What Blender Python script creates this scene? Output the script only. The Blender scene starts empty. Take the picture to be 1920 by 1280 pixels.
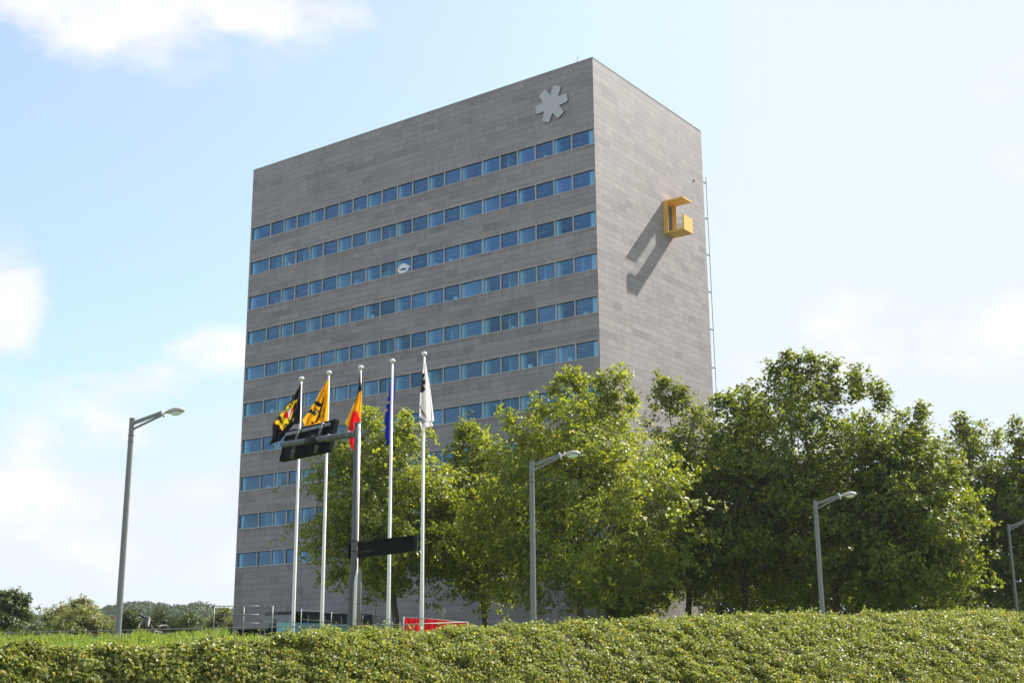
import bpy, math, random
import numpy as np
from mathutils import Matrix, Vector
R = math.radians
scene = bpy.context.scene
COL = scene.collection

# ------------------------------------------------------------------ camera
F_PX, PITCH, ROLL = 2382.35, 0.250371, -0.0075188
cam_d = bpy.data.cameras.new('camera'); cam = bpy.data.objects.new('camera', cam_d); COL.objects.link(cam)
scene.camera = cam
cam_d.sensor_width = 36; cam_d.lens = F_PX / 1920 * 36
cam_d.clip_start = 0.1; cam_d.clip_end = 9000
_F = np.array([0, math.cos(PITCH), math.sin(PITCH)]); _U = np.array([0, -math.sin(PITCH), math.cos(PITCH)]); _R = np.array([1., 0, 0])
_c, _s = math.cos(ROLL), math.sin(ROLL)
r2 = _c * _R + _s * _U; u2 = -_s * _R + _c * _U
cam.matrix_world = Matrix(((r2[0], u2[0], -_F[0], 0), (r2[1], u2[1], -_F[1], 0), (r2[2], u2[2], -_F[2], 0), (0, 0, 0, 1)))

def ray(x, y):
    X = x - 960; Y = 640 - y
    d = _F * F_PX + _R * (_c * X - _s * Y) + _U * (_s * X + _c * Y)
    return d / d[1]
def at(x, y, Y):
    return ray(x, y) * Y

# ------------------------------------------------------------------ light
PSI = 0.631818
C0 = np.array([6.9216, 97.261, 0.0])
E1 = np.array([-math.cos(PSI), math.sin(PSI), 0.0])      # along the long facade, away from the near corner
E2 = np.array([math.sin(PSI), math.cos(PSI), 0.0])       # along the narrow facade
N1 = -E2; N2 = -E1
UP = np.array([0, 0, 1.0])
SUN_DIR = N2 * 2.0 + E2 * 6.63 + UP * 6.87
SUN_DIR /= np.linalg.norm(SUN_DIR)
SUN_EL = math.asin(SUN_DIR[2]); SUN_AZ = math.atan2(SUN_DIR[0], SUN_DIR[1])
sd = bpy.data.lights.new('sun', 'SUN'); so = bpy.data.objects.new('sun', sd); COL.objects.link(so)
sd.energy = 4.3; sd.angle = R(0.53); sd.color = (1.0, 0.945, 0.87)
so.rotation_euler = Vector(SUN_DIR).to_track_quat('Z', 'Y').to_euler()

scene.view_settings.view_transform = 'Standard'; scene.view_settings.look = 'None'
scene.view_settings.exposure = 1.3; scene.view_settings.gamma = 1.0

def nd(nt, t, **kw):
    n = nt.nodes.new(t)
    for k, v in kw.items():
        setattr(n, k, v)
    return n
def lk(nt, a, b): nt.links.new(a, b)
def mth(nt, op, a, b=None, c=None, clamp=False):
    n = nt.nodes.new('ShaderNodeMath'); n.operation = op; n.use_clamp = clamp
    for i, v in enumerate((a, b, c)):
        if v is None: continue
        if isinstance(v, (int, float)): n.inputs[i].default_value = v
        else: nt.links.new(v, n.inputs[i])
    return n.outputs[0]
def mix(nt, f, a, b, mode='MIX'):
    n = nt.nodes.new('ShaderNodeMix'); n.data_type = 'RGBA'; n.blend_type = mode
    for sock, v in ((n.inputs[0], f), (n.inputs[6], a), (n.inputs[7], b)):
        if isinstance(v, (int, float)): sock.default_value = v
        elif isinstance(v, tuple): sock.default_value = (v[0], v[1], v[2], 1)
        else: nt.links.new(v, sock)
    return n.outputs[2]

world = bpy.data.worlds.new('World'); scene.world = world; world.use_nodes = True
nt = world.node_tree; nt.nodes.clear()
out = nd(nt, 'ShaderNodeOutputWorld'); bg = nd(nt, 'ShaderNodeBackground')
sky = nd(nt, 'ShaderNodeTexSky', sky_type='NISHITA', sun_disc=False)
sky.sun_elevation = SUN_EL; sky.sun_rotation = SUN_AZ
sky.air_density = 1.0; sky.dust_density = 1.2; sky.ozone_density = 1.6
tc = nd(nt, 'ShaderNodeTexCoord'); sep = nd(nt, 'ShaderNodeSeparateXYZ'); lk(nt, tc.outputs['Generated'], sep.inputs[0])
az = mth(nt, 'ARCTAN2', sep.outputs[0], sep.outputs[1]); el = mth(nt, 'ARCSINE', sep.outputs[2])
n1_ = nd(nt, 'ShaderNodeTexNoise'); n1_.inputs['Scale'].default_value = 9; n1_.inputs['Detail'].default_value = 9; n1_.inputs['Roughness'].default_value = 0.58
mp = nd(nt, 'ShaderNodeMapping'); mp.inputs['Scale'].default_value = (1, 1, 1.9); lk(nt, tc.outputs['Generated'], mp.inputs[0]); lk(nt, mp.outputs[0], n1_.inputs['Vector'])
blobs = []
# cloud banks, each (direction by sight line, half width and half height in radians, density)
for (px, py, hw, hh, s) in [(140, -60, 330, 125, 1.0), (480, -10, 250, 75, .9), (640, -10, 110, 55, .7), (10, 560, 75, 65, 1.0), (-40, 600, 100, 90, 1.0),
                            (400, 660, 120, 60, .55), (240, 720, 130, 60, .7), (330, 800, 240, 70, .6), (60, 830, 150, 60, .55), (150, 930, 330, 60, .7),
                            (250, 1040, 400, 70, .65), (1700, 640, 230, 75, .9), (1560, 700, 200, 60, .8), (1900, 600, 200, 60, .7), (1850, 200, 160, 220, .35)]:
    d = ray(px, py); d = d / np.linalg.norm(d)
    a0 = math.atan2(d[0], d[1]); e0 = math.asin(d[2])
    dx = mth(nt, 'DIVIDE', mth(nt, 'SUBTRACT', az, a0), hw / F_PX); dy = mth(nt, 'DIVIDE', mth(nt, 'SUBTRACT', el, e0), hh / F_PX)
    rr = mth(nt, 'ADD', mth(nt, 'MULTIPLY', dx, dx), mth(nt, 'MULTIPLY', dy, dy))
    blobs.append(mth(nt, 'MULTIPLY', mth(nt, 'EXPONENT', mth(nt, 'MULTIPLY', rr, -0.8)), s))
tot = blobs[0]
for b in blobs[1:]: tot = mth(nt, 'MAXIMUM', tot, b)
# elsewhere in the sky: scattered cumulus so that panes and other viewpoints see clouds too
n2_ = nd(nt, 'ShaderNodeTexNoise'); n2_.inputs['Scale'].default_value = 2.6; n2_.inputs['Detail'].default_value = 7; lk(nt, mp.outputs[0], n2_.inputs['Vector'])
behind = mth(nt, 'GREATER_THAN', mth(nt, 'ABSOLUTE', az), 0.75)
rest = mth(nt, 'MULTIPLY', mth(nt, 'MULTIPLY', mth(nt, 'SUBTRACT', n2_.outputs[0], 0.47), 5.0, clamp=True), behind)
dens = mth(nt, 'ADD', tot, mth(nt, 'MULTIPLY', mth(nt, 'SUBTRACT', n1_.outputs[0], 0.5), 2.2))
dens = mth(nt, 'MULTIPLY', mth(nt, 'SUBTRACT', dens, 0.30), 2.1, clamp=True)
dens = mth(nt, 'MULTIPLY', dens, mth(nt, 'MULTIPLY', tot, 2.2, clamp=True))
dens = mth(nt, 'MAXIMUM', dens, mth(nt, 'MULTIPLY', rest, 0.7))
sd_ = nd(nt, 'ShaderNodeVectorMath', operation='DOT_PRODUCT'); lk(nt, tc.outputs['Generated'], sd_.inputs[0]); sd_.inputs[1].default_value = tuple(SUN_DIR)
# the air brightens and whitens towards the sun
glow = mth(nt, 'MULTIPLY_ADD', mth(nt, 'POWER', mth(nt, 'MAXIMUM', sd_.outputs['Value'], 0.0), 3.5), .55, .06, clamp=True)
veil = mix(nt, glow, sky.outputs[0], (4.9, 5.0, 5.0))
veil = mix(nt, .20, veil, (4.1, 4.6, 4.9)); veil = mix(nt, 1.0, veil, (.94, .985, .99), 'MULTIPLY')
veil = mix(nt, 1.0, veil, (3.52, 3.92, 4.25), 'DARKEN')
shade = mth(nt, 'MULTIPLY_ADD', n1_.outputs[0], .5, .72)
cc = nd(nt, 'ShaderNodeVectorMath', operation='SCALE'); cc.inputs[0].default_value = (4.25, 4.25, 4.35); lk(nt, shade, cc.inputs['Scale'])
skym = mix(nt, mth(nt, 'MULTIPLY', dens, .92), veil, cc.outputs[0])
lk(nt, skym, bg.inputs[0]); bg.inputs[1].default_value = 0.096
lk(nt, bg.outputs[0], out.inputs[0])

# ------------------------------------------------------------------ materials
def mat(name, col=(.5, .5, .5), rough=.6, metal=0, spec=.5, noise=0, nscale=5, bump=0, bscale=40, coord='Object'):
    m = bpy.data.materials.new(name); m.use_nodes = True; t = m.node_tree
    p = t.nodes['Principled BSDF']
    p.inputs['Base Color'].default_value = (*col, 1); p.inputs['Roughness'].default_value = rough
    p.inputs['Metallic'].default_value = metal; p.inputs['Specular IOR Level'].default_value = spec
    c = nd(t, 'ShaderNodeTexCoord')
    if noise:
        n = nd(t, 'ShaderNodeTexNoise'); n.inputs['Scale'].default_value = nscale; n.inputs['Detail'].default_value = 8
        lk(t, c.outputs[coord], n.inputs['Vector'])
        f = mth(t, 'MULTIPLY_ADD', mth(t, 'SUBTRACT', n.outputs[0], .5), 2 * noise, 1.0)
        v = nd(t, 'ShaderNodeVectorMath', operation='SCALE'); v.inputs[0].default_value = col; lk(t, f, v.inputs['Scale'])
        lk(t, v.outputs[0], p.inputs['Base Color'])
    if bump:
        n = nd(t, 'ShaderNodeTexNoise'); n.inputs['Scale'].default_value = bscale; n.inputs['Detail'].default_value = 6
        lk(t, c.outputs[coord], n.inputs['Vector'])
        b = nd(t, 'ShaderNodeBump'); b.inputs['Strength'].default_value = bump; b.inputs['Distance'].default_value = .02
        lk(t, n.outputs[0], b.inputs['Height']); lk(t, b.outputs[0], p.inputs['Normal'])
    return m

def leaf_mat(name, stops, trans=.35, rough=.38, spec=.5, tint=(1.4, 1.4, .6)):
    m = bpy.data.materials.new(name); m.use_nodes = True; t = m.node_tree
    p = t.nodes['Principled BSDF']; o = t.nodes['Material Output']
    g = nd(t, 'ShaderNodeNewGeometry'); r = nd(t, 'ShaderNodeValToRGB')
    e = r.color_ramp.elements
    while len(e) < len(stops): e.new(.5)
    for k, (pos, c) in enumerate(stops): e[k].position = pos; e[k].color = (*c, 1)
    lk(t, g.outputs['Random Per Island'], r.inputs[0]); lk(t, r.outputs[0], p.inputs['Base Color'])
    p.inputs['Roughness'].default_value = rough; p.inputs['Specular IOR Level'].default_value = spec
    tr = nd(t, 'ShaderNodeBsdfTranslucent'); mx = nd(t, 'ShaderNodeMixShader'); mx.inputs[0].default_value = trans
    tcol = mix(t, 1.0, r.outputs[0], tint, 'MULTIPLY'); lk(t, tcol, tr.inputs[0])
    lk(t, p.outputs[0], mx.inputs[1]); lk(t, tr.outputs[0], mx.inputs[2]); lk(t, mx.outputs[0], o.inputs[0])
    return m

COURSE = 3.6 / 6.5
def stone_mat(name, base, var):
    m = bpy.data.materials.new(name); m.use_nodes = True; t = m.node_tree
    p = t.nodes['Principled BSDF']; p.inputs['Roughness'].default_value = .62; p.inputs['Specular IOR Level'].default_value = .3
    uv = nd(t, 'ShaderNodeUVMap'); uv.uv_map = 'UVMap'; s = nd(t, 'ShaderNodeSeparateXYZ'); lk(t, uv.outputs[0], s.inputs[0])
    v = mth(t, 'DIVIDE', s.outputs[1], COURSE); row = mth(t, 'FLOOR', v); fv = mth(t, 'FRACT', v)
    rn = nd(t, 'ShaderNodeTexWhiteNoise', noise_dimensions='1D'); lk(t, row, rn.inputs['W'])
    off = mth(t, 'MULTIPLY', mth(t, 'FLOOR', mth(t, 'MULTIPLY', rn.outputs[0], 4)), 0.25)
    u = mth(t, 'ADD', mth(t, 'DIVIDE', s.outputs[0], 1.28), mth(t, 'ADD', off, mth(t, 'MULTIPLY', row, .5)))
    cell = mth(t, 'FLOOR', u); fu = mth(t, 'FRACT', u)
    cmb = nd(t, 'ShaderNodeCombineXYZ'); lk(t, cell, cmb.inputs[0]); lk(t, row, cmb.inputs[1])
    wn = nd(t, 'ShaderNodeTexWhiteNoise', noise_dimensions='3D'); lk(t, cmb.outputs[0], wn.inputs['Vector'])
    # slabs from one batch lie in small runs: a coarse cell shared by two or three neighbours
    cmb2 = nd(t, 'ShaderNodeCombineXYZ'); lk(t, mth(t, 'FLOOR', mth(t, 'MULTIPLY', cell, .37)), cmb2.inputs[0]); lk(t, mth(t, 'ADD', row, 91.0), cmb2.inputs[1])
    wn2 = nd(t, 'ShaderNodeTexWhiteNoise', noise_dimensions='3D'); lk(t, cmb2.outputs[0], wn2.inputs['Vector'])
    a = mth(t, 'POWER', wn.outputs[0], 2.2); b2 = mth(t, 'POWER', wn2.outputs[0], 3.0)
    f = mth(t, 'SUBTRACT', 1.05, mth(t, 'ADD', mth(t, 'MULTIPLY', a, var * .8), mth(t, 'MULTIPLY', b2, var)))
    c = nd(t, 'ShaderNodeTexCoord')
    n = nd(t, 'ShaderNodeTexNoise'); n.inputs['Scale'].default_value = .35; n.inputs['Detail'].default_value = 9; n.inputs['Roughness'].default_value = .65; lk(t, c.outputs['Object'], n.inputs['Vector'])
    f = mth(t, 'MULTIPLY', f, mth(t, 'MULTIPLY_ADD', mth(t, 'SUBTRACT', n.outputs[0], .5), .28, 1.0))
    n3 = nd(t, 'ShaderNodeTexNoise'); n3.inputs['Scale'].default_value = 6; n3.inputs['Detail'].default_value = 4; lk(t, c.outputs['Object'], n3.inputs['Vector'])
    f = mth(t, 'MULTIPLY', f, mth(t, 'MULTIPLY_ADD', mth(t, 'SUBTRACT', n3.outputs[0], .5), .16, 1.0))
    # rain streaks
    mp = nd(t, 'ShaderNodeMapping'); mp.inputs['Scale'].default_value = (1.7, .10, 1); lk(t, uv.outputs[0], mp.inputs[0])
    n4 = nd(t, 'ShaderNodeTexNoise'); n4.inputs['Scale'].default_value = 1.0; n4.inputs['Detail'].default_value = 5; lk(t, mp.outputs[0], n4.inputs['Vector'])
    f = mth(t, 'MULTIPLY', f, mth(t, 'MULTIPLY_ADD', mth(t, 'SUBTRACT', n4.outputs[0], .5), .16, 1.0))
    # dirt washed down from the window sills of the long facade
    under = mth(t, 'MULTIPLY', mth(t, 'FRACT', mth(t, 'DIVIDE', mth(t, 'MULTIPLY', mth(t, 'ADD', s.outputs[1], 1.415), -1.0), 3.6)), 3.6)
    fade = mth(t, 'SUBTRACT', 1.0, mth(t, 'DIVIDE', under, 1.1), clamp=True)
    mp5 = nd(t, 'ShaderNodeMapping'); mp5.inputs['Scale'].default_value = (1.9, .05, 1); lk(t, uv.outputs[0], mp5.inputs[0])
    n5 = nd(t, 'ShaderNodeTexNoise'); n5.inputs['Scale'].default_value = 1.0; n5.inputs['Detail'].default_value = 3; lk(t, mp5.outputs[0], n5.inputs['Vector'])
    st5 = mth(t, 'MULTIPLY', mth(t, 'SUBTRACT', n5.outputs[0], .46), 3.2, clamp=True)
    on = mth(t, 'MULTIPLY', mth(t, 'LESS_THAN', s.outputs[0], 100.0), mth(t, 'LESS_THAN', s.outputs[1], -1.4))
    f = mth(t, 'MULTIPLY', f, mth(t, 'SUBTRACT', 1.0, mth(t, 'MULTIPLY', mth(t, 'MULTIPLY', mth(t, 'MULTIPLY', fade, st5), on), .26)))
    jv = mth(t, 'LESS_THAN', mth(t, 'MULTIPLY', fv, COURSE), .026); ju = mth(t, 'LESS_THAN', mth(t, 'MULTIPLY', fu, 1.28), .018)
    j = mth(t, 'MAXIMUM', jv, ju)
    hue = nd(t, 'ShaderNodeMix'); hue.data_type = 'RGBA'; hue.inputs[6].default_value = (*base, 1); hue.inputs[7].default_value = (base[0] * .97, base[1] * 1.0, base[2] * 1.04, 1); lk(t, wn.outputs[0], hue.inputs[0])
    vm = nd(t, 'ShaderNodeVectorMath', operation='SCALE'); lk(t, hue.outputs[2], vm.inputs[0]); lk(t, f, vm.inputs['Scale'])
    colr = mix(t, mth(t, 'MULTIPLY', j, .62), vm.outputs[0], (.055, .045, .04))
    lk(t, colr, p.inputs['Base Color'])
    return m

M = {}
M['stone'] = stone_mat('grey_stone_slabs', (.312, .275, .262), .19)
M['frame'] = mat('anodised_frame', (.50, .47, .43), .45, .0, noise=.06)
M['shadepaint'] = mat('shade_paint_dark', (.02, .02, .022), .7)  # near-black colour standing in for shade at window heads and emblem edges
M['ceiling'] = mat('office_ceiling', (.55, .56, .55), .9)
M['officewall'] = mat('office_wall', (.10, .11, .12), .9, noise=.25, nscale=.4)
M['column'] = mat('white_column', (.82, .84, .82), .8)
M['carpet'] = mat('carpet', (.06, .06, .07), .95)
m = M['fixture'] = mat('tube_light', (.6, .6, .6), .5); m.node_tree.nodes['Principled BSDF'].inputs['Emission Color'].default_value = (1, 1, .95, 1); m.node_tree.nodes['Principled BSDF'].inputs['Emission Strength'].default_value = .02
M['logo'] = mat('brushed_logo_metal', (.47, .46, .46), .5, .2, noise=.08, nscale=.6)
M['yellow'] = mat('yellow_panel', (.80, .47, .09), .5, noise=.05, nscale=1)
M['steel'] = mat('stainless_steel', (.17, .165, .16), .45, .5)
M['galv'] = mat('galvanised_steel', (.21, .21, .21), .55, .3, noise=.22, nscale=14)
M['galv_dark'] = mat('weathered_galvanised', (.11, .115, .12), .6, .25, noise=.3, nscale=9)
M['polewhite'] = mat('white_pole_paint', (.78, .735, .715), .45, noise=.05)
M['signback'] = mat('black_sign_back', (.006, .006, .007), .8, spec=.2, noise=.3, nscale=3)
M['signface'] = mat('sign_face_edge', (.10, .11, .14), .5)
M['lamphead'] = mat('dusty_lamp_housing', (.42, .39, .35), .5, noise=.3, nscale=9)
M['lampglass'] = mat('lamp_bowl', (.75, .76, .75), .15, noise=.1)
M['bark'] = mat('plane_bark', (.085, .07, .05), .9, noise=.45, nscale=3, bump=.6, bscale=12)
M['bronze'] = mat('bronze_patina', (.035, .034, .028), .5, .25, noise=.5, nscale=5, bump=.8, bscale=9)
M['teal'] = mat('teal_glazing_band', (.26, .56, .58), .4, noise=.08, nscale=.4)
M['darkroof'] = mat('roof_edge', (.035, .033, .035), .6)
M['red'] = mat('red_banner_cloth', (.62, .015, .03), .7, noise=.15, nscale=2)
M['redroof'] = mat('red_roof_tiles', (.33, .10, .06), .8, noise=.3, nscale=2)
M['greyroof'] = mat('grey_roof', (.22, .21, .22), .8, noise=.2, nscale=2)
M['brick'] = mat('house_brick', (.25, .10, .07), .85, noise=.25, nscale=3)
M['plaster'] = mat('pale_plaster', (.55, .53, .49), .8, noise=.1)
M['concrete'] = mat('concrete', (.33, .31, .29), .85, noise=.2, nscale=1.5)
M['white'] = mat('white_plastic', (.8, .8, .8), .5)
M['black'] = mat('matt_black', (.012, .012, .012), .6)
M['green'] = mat('sign_green', (.01, .18, .10), .5)
M['soil'] = mat('dark_leaf_litter', (.045, .045, .02), .95, noise=.5, nscale=6)
M['paving'] = mat('street_paving', (.25, .24, .22), .85, noise=.25, nscale=1.2)
M['lawn'] = mat('rough_grass', (.085, .12, .025), 1.0, spec=0, noise=.4, nscale=.5)

def glass_mat(name, fac, rc, tcol, rough=.0, wav=.0):
    m = bpy.data.materials.new(name); m.use_nodes = True; t = m.node_tree; t.nodes.clear()
    o = nd(t, 'ShaderNodeOutputMaterial'); g = nd(t, 'ShaderNodeBsdfGlossy'); tr = nd(t, 'ShaderNodeBsdfTransparent'); mx = nd(t, 'ShaderNodeMixShader')
    g.inputs['Color'].default_value = (*rc, 1); g.inputs['Roughness'].default_value = rough; tr.inputs[0].default_value = (*tcol, 1)
    c = nd(t, 'ShaderNodeTexCoord'); n = nd(t, 'ShaderNodeTexNoise'); n.inputs['Scale'].default_value = .5; n.inputs['Detail'].default_value = 1; lk(t, c.outputs['Object'], n.inputs['Vector'])
    b = nd(t, 'ShaderNodeBump'); b.inputs['Strength'].default_value = .12; b.inputs['Distance'].default_value = .02; lk(t, n.outputs[0], b.inputs['Height']); lk(t, b.outputs[0], g.inputs['Normal'])
    oi = nd(t, 'ShaderNodeObjectInfo'); lk(t, mth(t, 'MULTIPLY_ADD', oi.outputs['Random'], .22, fac - .11), mx.inputs[0])
    lk(t, tr.outputs[0], mx.inputs[1]); lk(t, g.outputs[0], mx.inputs[2]); lk(t, mx.outputs[0], o.inputs[0])
    return m
M['glass'] = glass_mat('coated_window_glass', .31, (.19, .36, .62), (.60, .86, .92))
M['pavglass'] = glass_mat('greenish_glass', .3, (.6, .7, .7), (.45, .62, .58))
M['clear'] = glass_mat('clear_glass', .12, (.9, .9, .9), (.92, .95, .94))

def cloth_mat(name, col, tr=.35):
    m = mat(name, col, .75, spec=.25, noise=.08, nscale=3); t = m.node_tree; p = t.nodes['Principled BSDF']; o = t.nodes['Material Output']
    a = nd(t, 'ShaderNodeBsdfTranslucent'); a.inputs[0].default_value = (*col, 1); mx = nd(t, 'ShaderNodeMixShader'); mx.inputs[0].default_value = tr
    lk(t, p.outputs[0], mx.inputs[1]); lk(t, a.outputs[0], mx.inputs[2]); lk(t, mx.outputs[0], o.inputs[0])
    return m
M['c_black'] = cloth_mat('flag_black', (.012, .012, .016), .1)
M['c_yellow'] = cloth_mat('flag_yellow', (.86, .47, .012), .45)
M['c_lion'] = cloth_mat('flag_lemon', (.85, .62, .02), .45)
M['c_red'] = cloth_mat('flag_red', (.80, .012, .02), .45)
M['c_blue'] = cloth_mat('flag_blue', (.015, .03, .36), .3)
M['c_white'] = cloth_mat('flag_white', (.82, .78, .78), .3)

# ------------------------------------------------------------------ helpers
def tag(o, label=None, cat=None, group=None, kind=None):
    if label: o['label'] = label
    if cat: o['category'] = cat
    if group: o['group'] = group
    if kind: o['kind'] = kind
    return o
def empty(name, loc, label=None, cat=None, group=None):
    o = bpy.data.objects.new(name, None); COL.objects.link(o); o.location = tuple(float(v) for v in loc); o.empty_display_size = .2
    return tag(o, label, cat, group)
def wloc(o):
    v = np.zeros(3)
    while o is not None: v = v + np.array(o.location); o = o.parent
    return v

class MB:
    def __init__(s): s.v = []; s.f = []; s.m = []; s.uv = []; s.mats = []
    def mi(s, m):
        if m not in s.mats: s.mats.append(m)
        return s.mats.index(m)
    def face(s, pts, m, uvs=None):
        b = len(s.v); s.v += [tuple(map(float, p)) for p in pts]; s.f.append(tuple(range(b, b + len(pts)))); s.m.append(s.mi(m)); s.uv.append(uvs or [(0, 0)] * len(pts))
    def box(s, o, a, b, c, m):
        """origin corner o and three edge vectors"""
        o, a, b, c = map(np.asarray, (o, a, b, c))
        if np.dot(np.cross(a, b), c) < 0: a, b = b, a
        q = len(s.v); P = [o, o + a, o + a + b, o + b, o + c, o + a + c, o + a + b + c, o + b + c]; s.v += [tuple(map(float, p)) for p in P]
        for f in ((0, 3, 2, 1), (4, 5, 6, 7), (0, 1, 5, 4), (1, 2, 6, 5), (2, 3, 7, 6), (3, 0, 4, 7)):
            s.f.append(tuple(q + i for i in f)); s.m.append(s.mi(m)); s.uv.append([(0, 0)] * 4)
    def bar(s, p0, p1, w, h, m, up=UP):
        p0 = np.asarray(p0, float); p1 = np.asarray(p1, float); d = p1 - p0; x = np.cross(d, up); x /= np.linalg.norm(x); y = np.cross(x, d); y /= np.linalg.norm(y)
        s.box(p0 - x * w / 2 - y * h / 2, x * w, y * h, d, m)
    def tube(s, pts, rad, m, n=10, cap=True, flat=None):
        pts = [np.asarray(p, float) for p in pts]; rad = rad if hasattr(rad, '__len__') else [rad] * len(pts); q = len(s.v)
        px = None
        for i, p in enumerate(pts):
            d = (pts[min(i + 1, len(pts) - 1)] - pts[max(i - 1, 0)]); d = d / (np.linalg.norm(d) + 1e-9)
            if px is None:
                px = np.cross(d, [0, 0, 1.]);
                if np.linalg.norm(px) < 1e-3: px = np.cross(d, [0, 1., 0])
            px = px - d * np.dot(px, d); px /= np.linalg.norm(px); py = np.cross(d, px)
            for k in range(n):
                a = 2 * math.pi * k / n; s.v.append(tuple(p + rad[i] * (math.cos(a) * px + math.sin(a) * py * (flat or 1))))
        for i in range(len(pts) - 1):
            for k in range(n):
                a = q + i * n + k; b = q + i * n + (k + 1) % n; s.f.append((a, a + n, b + n, b)[::-1]); s.m.append(s.mi(m)); s.uv.append([(0, 0)] * 4)
        if cap:
            s.f.append(tuple(q + k for k in range(n))[::-1]); s.m.append(s.mi(m)); s.uv.append([(0, 0)] * n)
            s.f.append(tuple(q + (len(pts) - 1) * n + k for k in range(n))); s.m.append(s.mi(m)); s.uv.append([(0, 0)] * n)
    def prism(s, poly, off, m, uvs=None):
        """planar outline (list of 3d points) extruded by off"""
        P = [np.asarray(p, float) for p in poly]; n = len(P); Q = [p + off for p in P]
        s.face(P, m); s.face(Q[::-1], m)
        for i in range(n):
            j = (i + 1) % n; s.face([P[i], Q[i], Q[j], P[j]], m)
    def build(s, name, parent=None, smooth=False):
        me = bpy.data.meshes.new(name); off = wloc(parent) if parent is not None else np.zeros(3)
        V = np.array(s.v) - off
        me.from_pydata([tuple(p) for p in V], [], s.f)
        for m in s.mats: me.materials.append(m)
        me.polygons.foreach_set('material_index', s.m)
        uvl = me.uv_layers.new(name='UVMap'); flat = [c for f in s.uv for p in f for c in p]; uvl.data.foreach_set('uv', flat)
        if smooth: me.polygons.foreach_set('use_smooth', [True] * len(s.f))
        me.update()
        o = bpy.data.objects.new(name, me); COL.objects.link(o)
        if parent is not None: o.parent = parent
        return o

def np_mesh(name, V, F, mats, parent=None, midx=None, smooth=False):
    """V (n,3), F (m,k)"""
    off = wloc(parent) if parent is not None else np.zeros(3)
    V = (np.asarray(V) - off).astype(np.float32); F = np.asarray(F, np.int32); k = F.shape[1]
    me = bpy.data.meshes.new(name); me.vertices.add(len(V)); me.vertices.foreach_set('co', V.ravel())
    me.loops.add(F.size); me.loops.foreach_set('vertex_index', F.ravel())
    me.polygons.add(len(F)); me.polygons.foreach_set('loop_start', np.arange(len(F), dtype=np.int32) * k)
    try: me.polygons.foreach_set('loop_total', np.full(len(F), k, np.int32))
    except Exception: pass
    for m in mats: me.materials.append(m)
    if midx is not None: me.polygons.foreach_set('material_index', np.asarray(midx, np.int32))
    if smooth: me.polygons.foreach_set('use_smooth', np.ones(len(F), bool))
    me.update(calc_edges=True); me.validate()
    o = bpy.data.objects.new(name, me); COL.objects.link(o)
    if parent is not None: o.parent = parent
    return o

def unit(a): return a / (np.linalg.norm(a, axis=-1, keepdims=True) + 1e-9)
def leaves(c, nrm, size, rng, aspect=.8, fold=.18):
    """kite shaped folded leaves: centres c (n,3), normals, sizes (n,) -> V, F"""
    n = len(c); a = unit(np.cross(nrm, rng.normal(size=(n, 3)))); b = np.cross(nrm, a); s = size[:, None]
    v0 = c - a * s * .5; v1 = c + b * s * .5 * aspect + nrm * s * fold - a * s * .08; v2 = c + a * s * .55; v3 = c - b * s * .5 * aspect + nrm * s * fold - a * s * .08
    V = np.stack([v0, v1, v2, v3], 1).reshape(-1, 3); F = np.arange(4 * n).reshape(n, 4)
    return V, F

# ------------------------------------------------------------------ ground: street level, bank, plateau
PLATEAU = .4; STREET = -1.6
crest_px = [(-700, 1240), (-200, 1234), (0, 1227), (200, 1224), (330, 1219), (430, 1211), (520, 1203), (700, 1194), (900, 1190), (1060, 1181), (1200, 1176), (1330, 1168), (1450, 1164), (1650, 1161), (1920, 1157), (2300, 1154), (2800, 1154)]
def crest(px):
    """distance and height of the crest of the bank on the sight line of this column"""
    xs = [p[0] for p in crest_px]; ys = [p[1] for p in crest_px]
    y = np.interp(px, xs, ys); Y = np.interp(px, [-700, 0, 600, 1300, 1920, 2800], [13.0, 13.0, 14.5, 18.5, 21.5, 24])
    z = np.array([ray(a, b)[2] for a, b in zip(np.atleast_1d(px), np.atleast_1d(y))]) * Y
    return Y, z
def run_len(px): return np.interp(px, [-700, 200, 800, 1500, 2800], [.8, .9, 2.4, 4.8, 5.4])
def slope(px): return np.array([ray(a, 1180.)[0] for a in np.atleast_1d(px)])
def lump(x, y, a=1.0):
    return a * (.012 * np.sin(x * 2.1 + 1.3 * np.sin(y * 1.7)) + .020 * np.sin(x * 5.3 + y * 3.1) + .018 * np.sin(x * 9.7 - y * 8.3))
def bank_point(px, t):
    """t in 0..1 from the foot to the crest, 1..1.3 over the top"""
    Y, z = crest(px); L = run_len(px); k = slope(px)
    tt = np.clip(t, 0, 1); h = np.sin(tt * math.pi / 2) ** 1.25
    zz = STREET + (z - STREET) * h
    yy = Y - L * (1 - tt) ** 1.0
    over = np.clip(t - 1, 0, 1); yy = yy + over * 6.0; zz = zz + (PLATEAU - .0 - zz) * np.clip(over / .5, 0, 1) ** 1.3 * (t > 1)
    x = k * yy
    zz = zz + lump(x, yy, np.clip(t * 3, 0, 1) * (1 - np.clip(over * 4, 0, 1)))
    return np.stack([x, yy, zz], -1)
pxs = np.linspace(-700, 2800, 150); ts = np.concatenate([np.linspace(0, 1, 22), np.linspace(1.06, 1.6, 8)])
G = np.stack([bank_point(pxs, np.full(len(pxs), t)) for t in ts])            # (T, P, 3)
T_, P_ = G.shape[:2]
k = slope(pxs)
front = [np.stack([k * d, np.full(P_, d), np.full(P_, STREET)], -1) for d in (-60., .5, 6.)]
front[0][:, 0] = np.linspace(-200, 200, P_); front[1][:, 0] = np.linspace(-60, 60, P_); front[2][:, 0] = np.linspace(-25, 25, P_)
back = [np.stack([k * d, np.full(P_, d), np.full(P_, PLATEAU)], -1) for d in (35., 60., 120., 300., 900., 4000.)]
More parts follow.
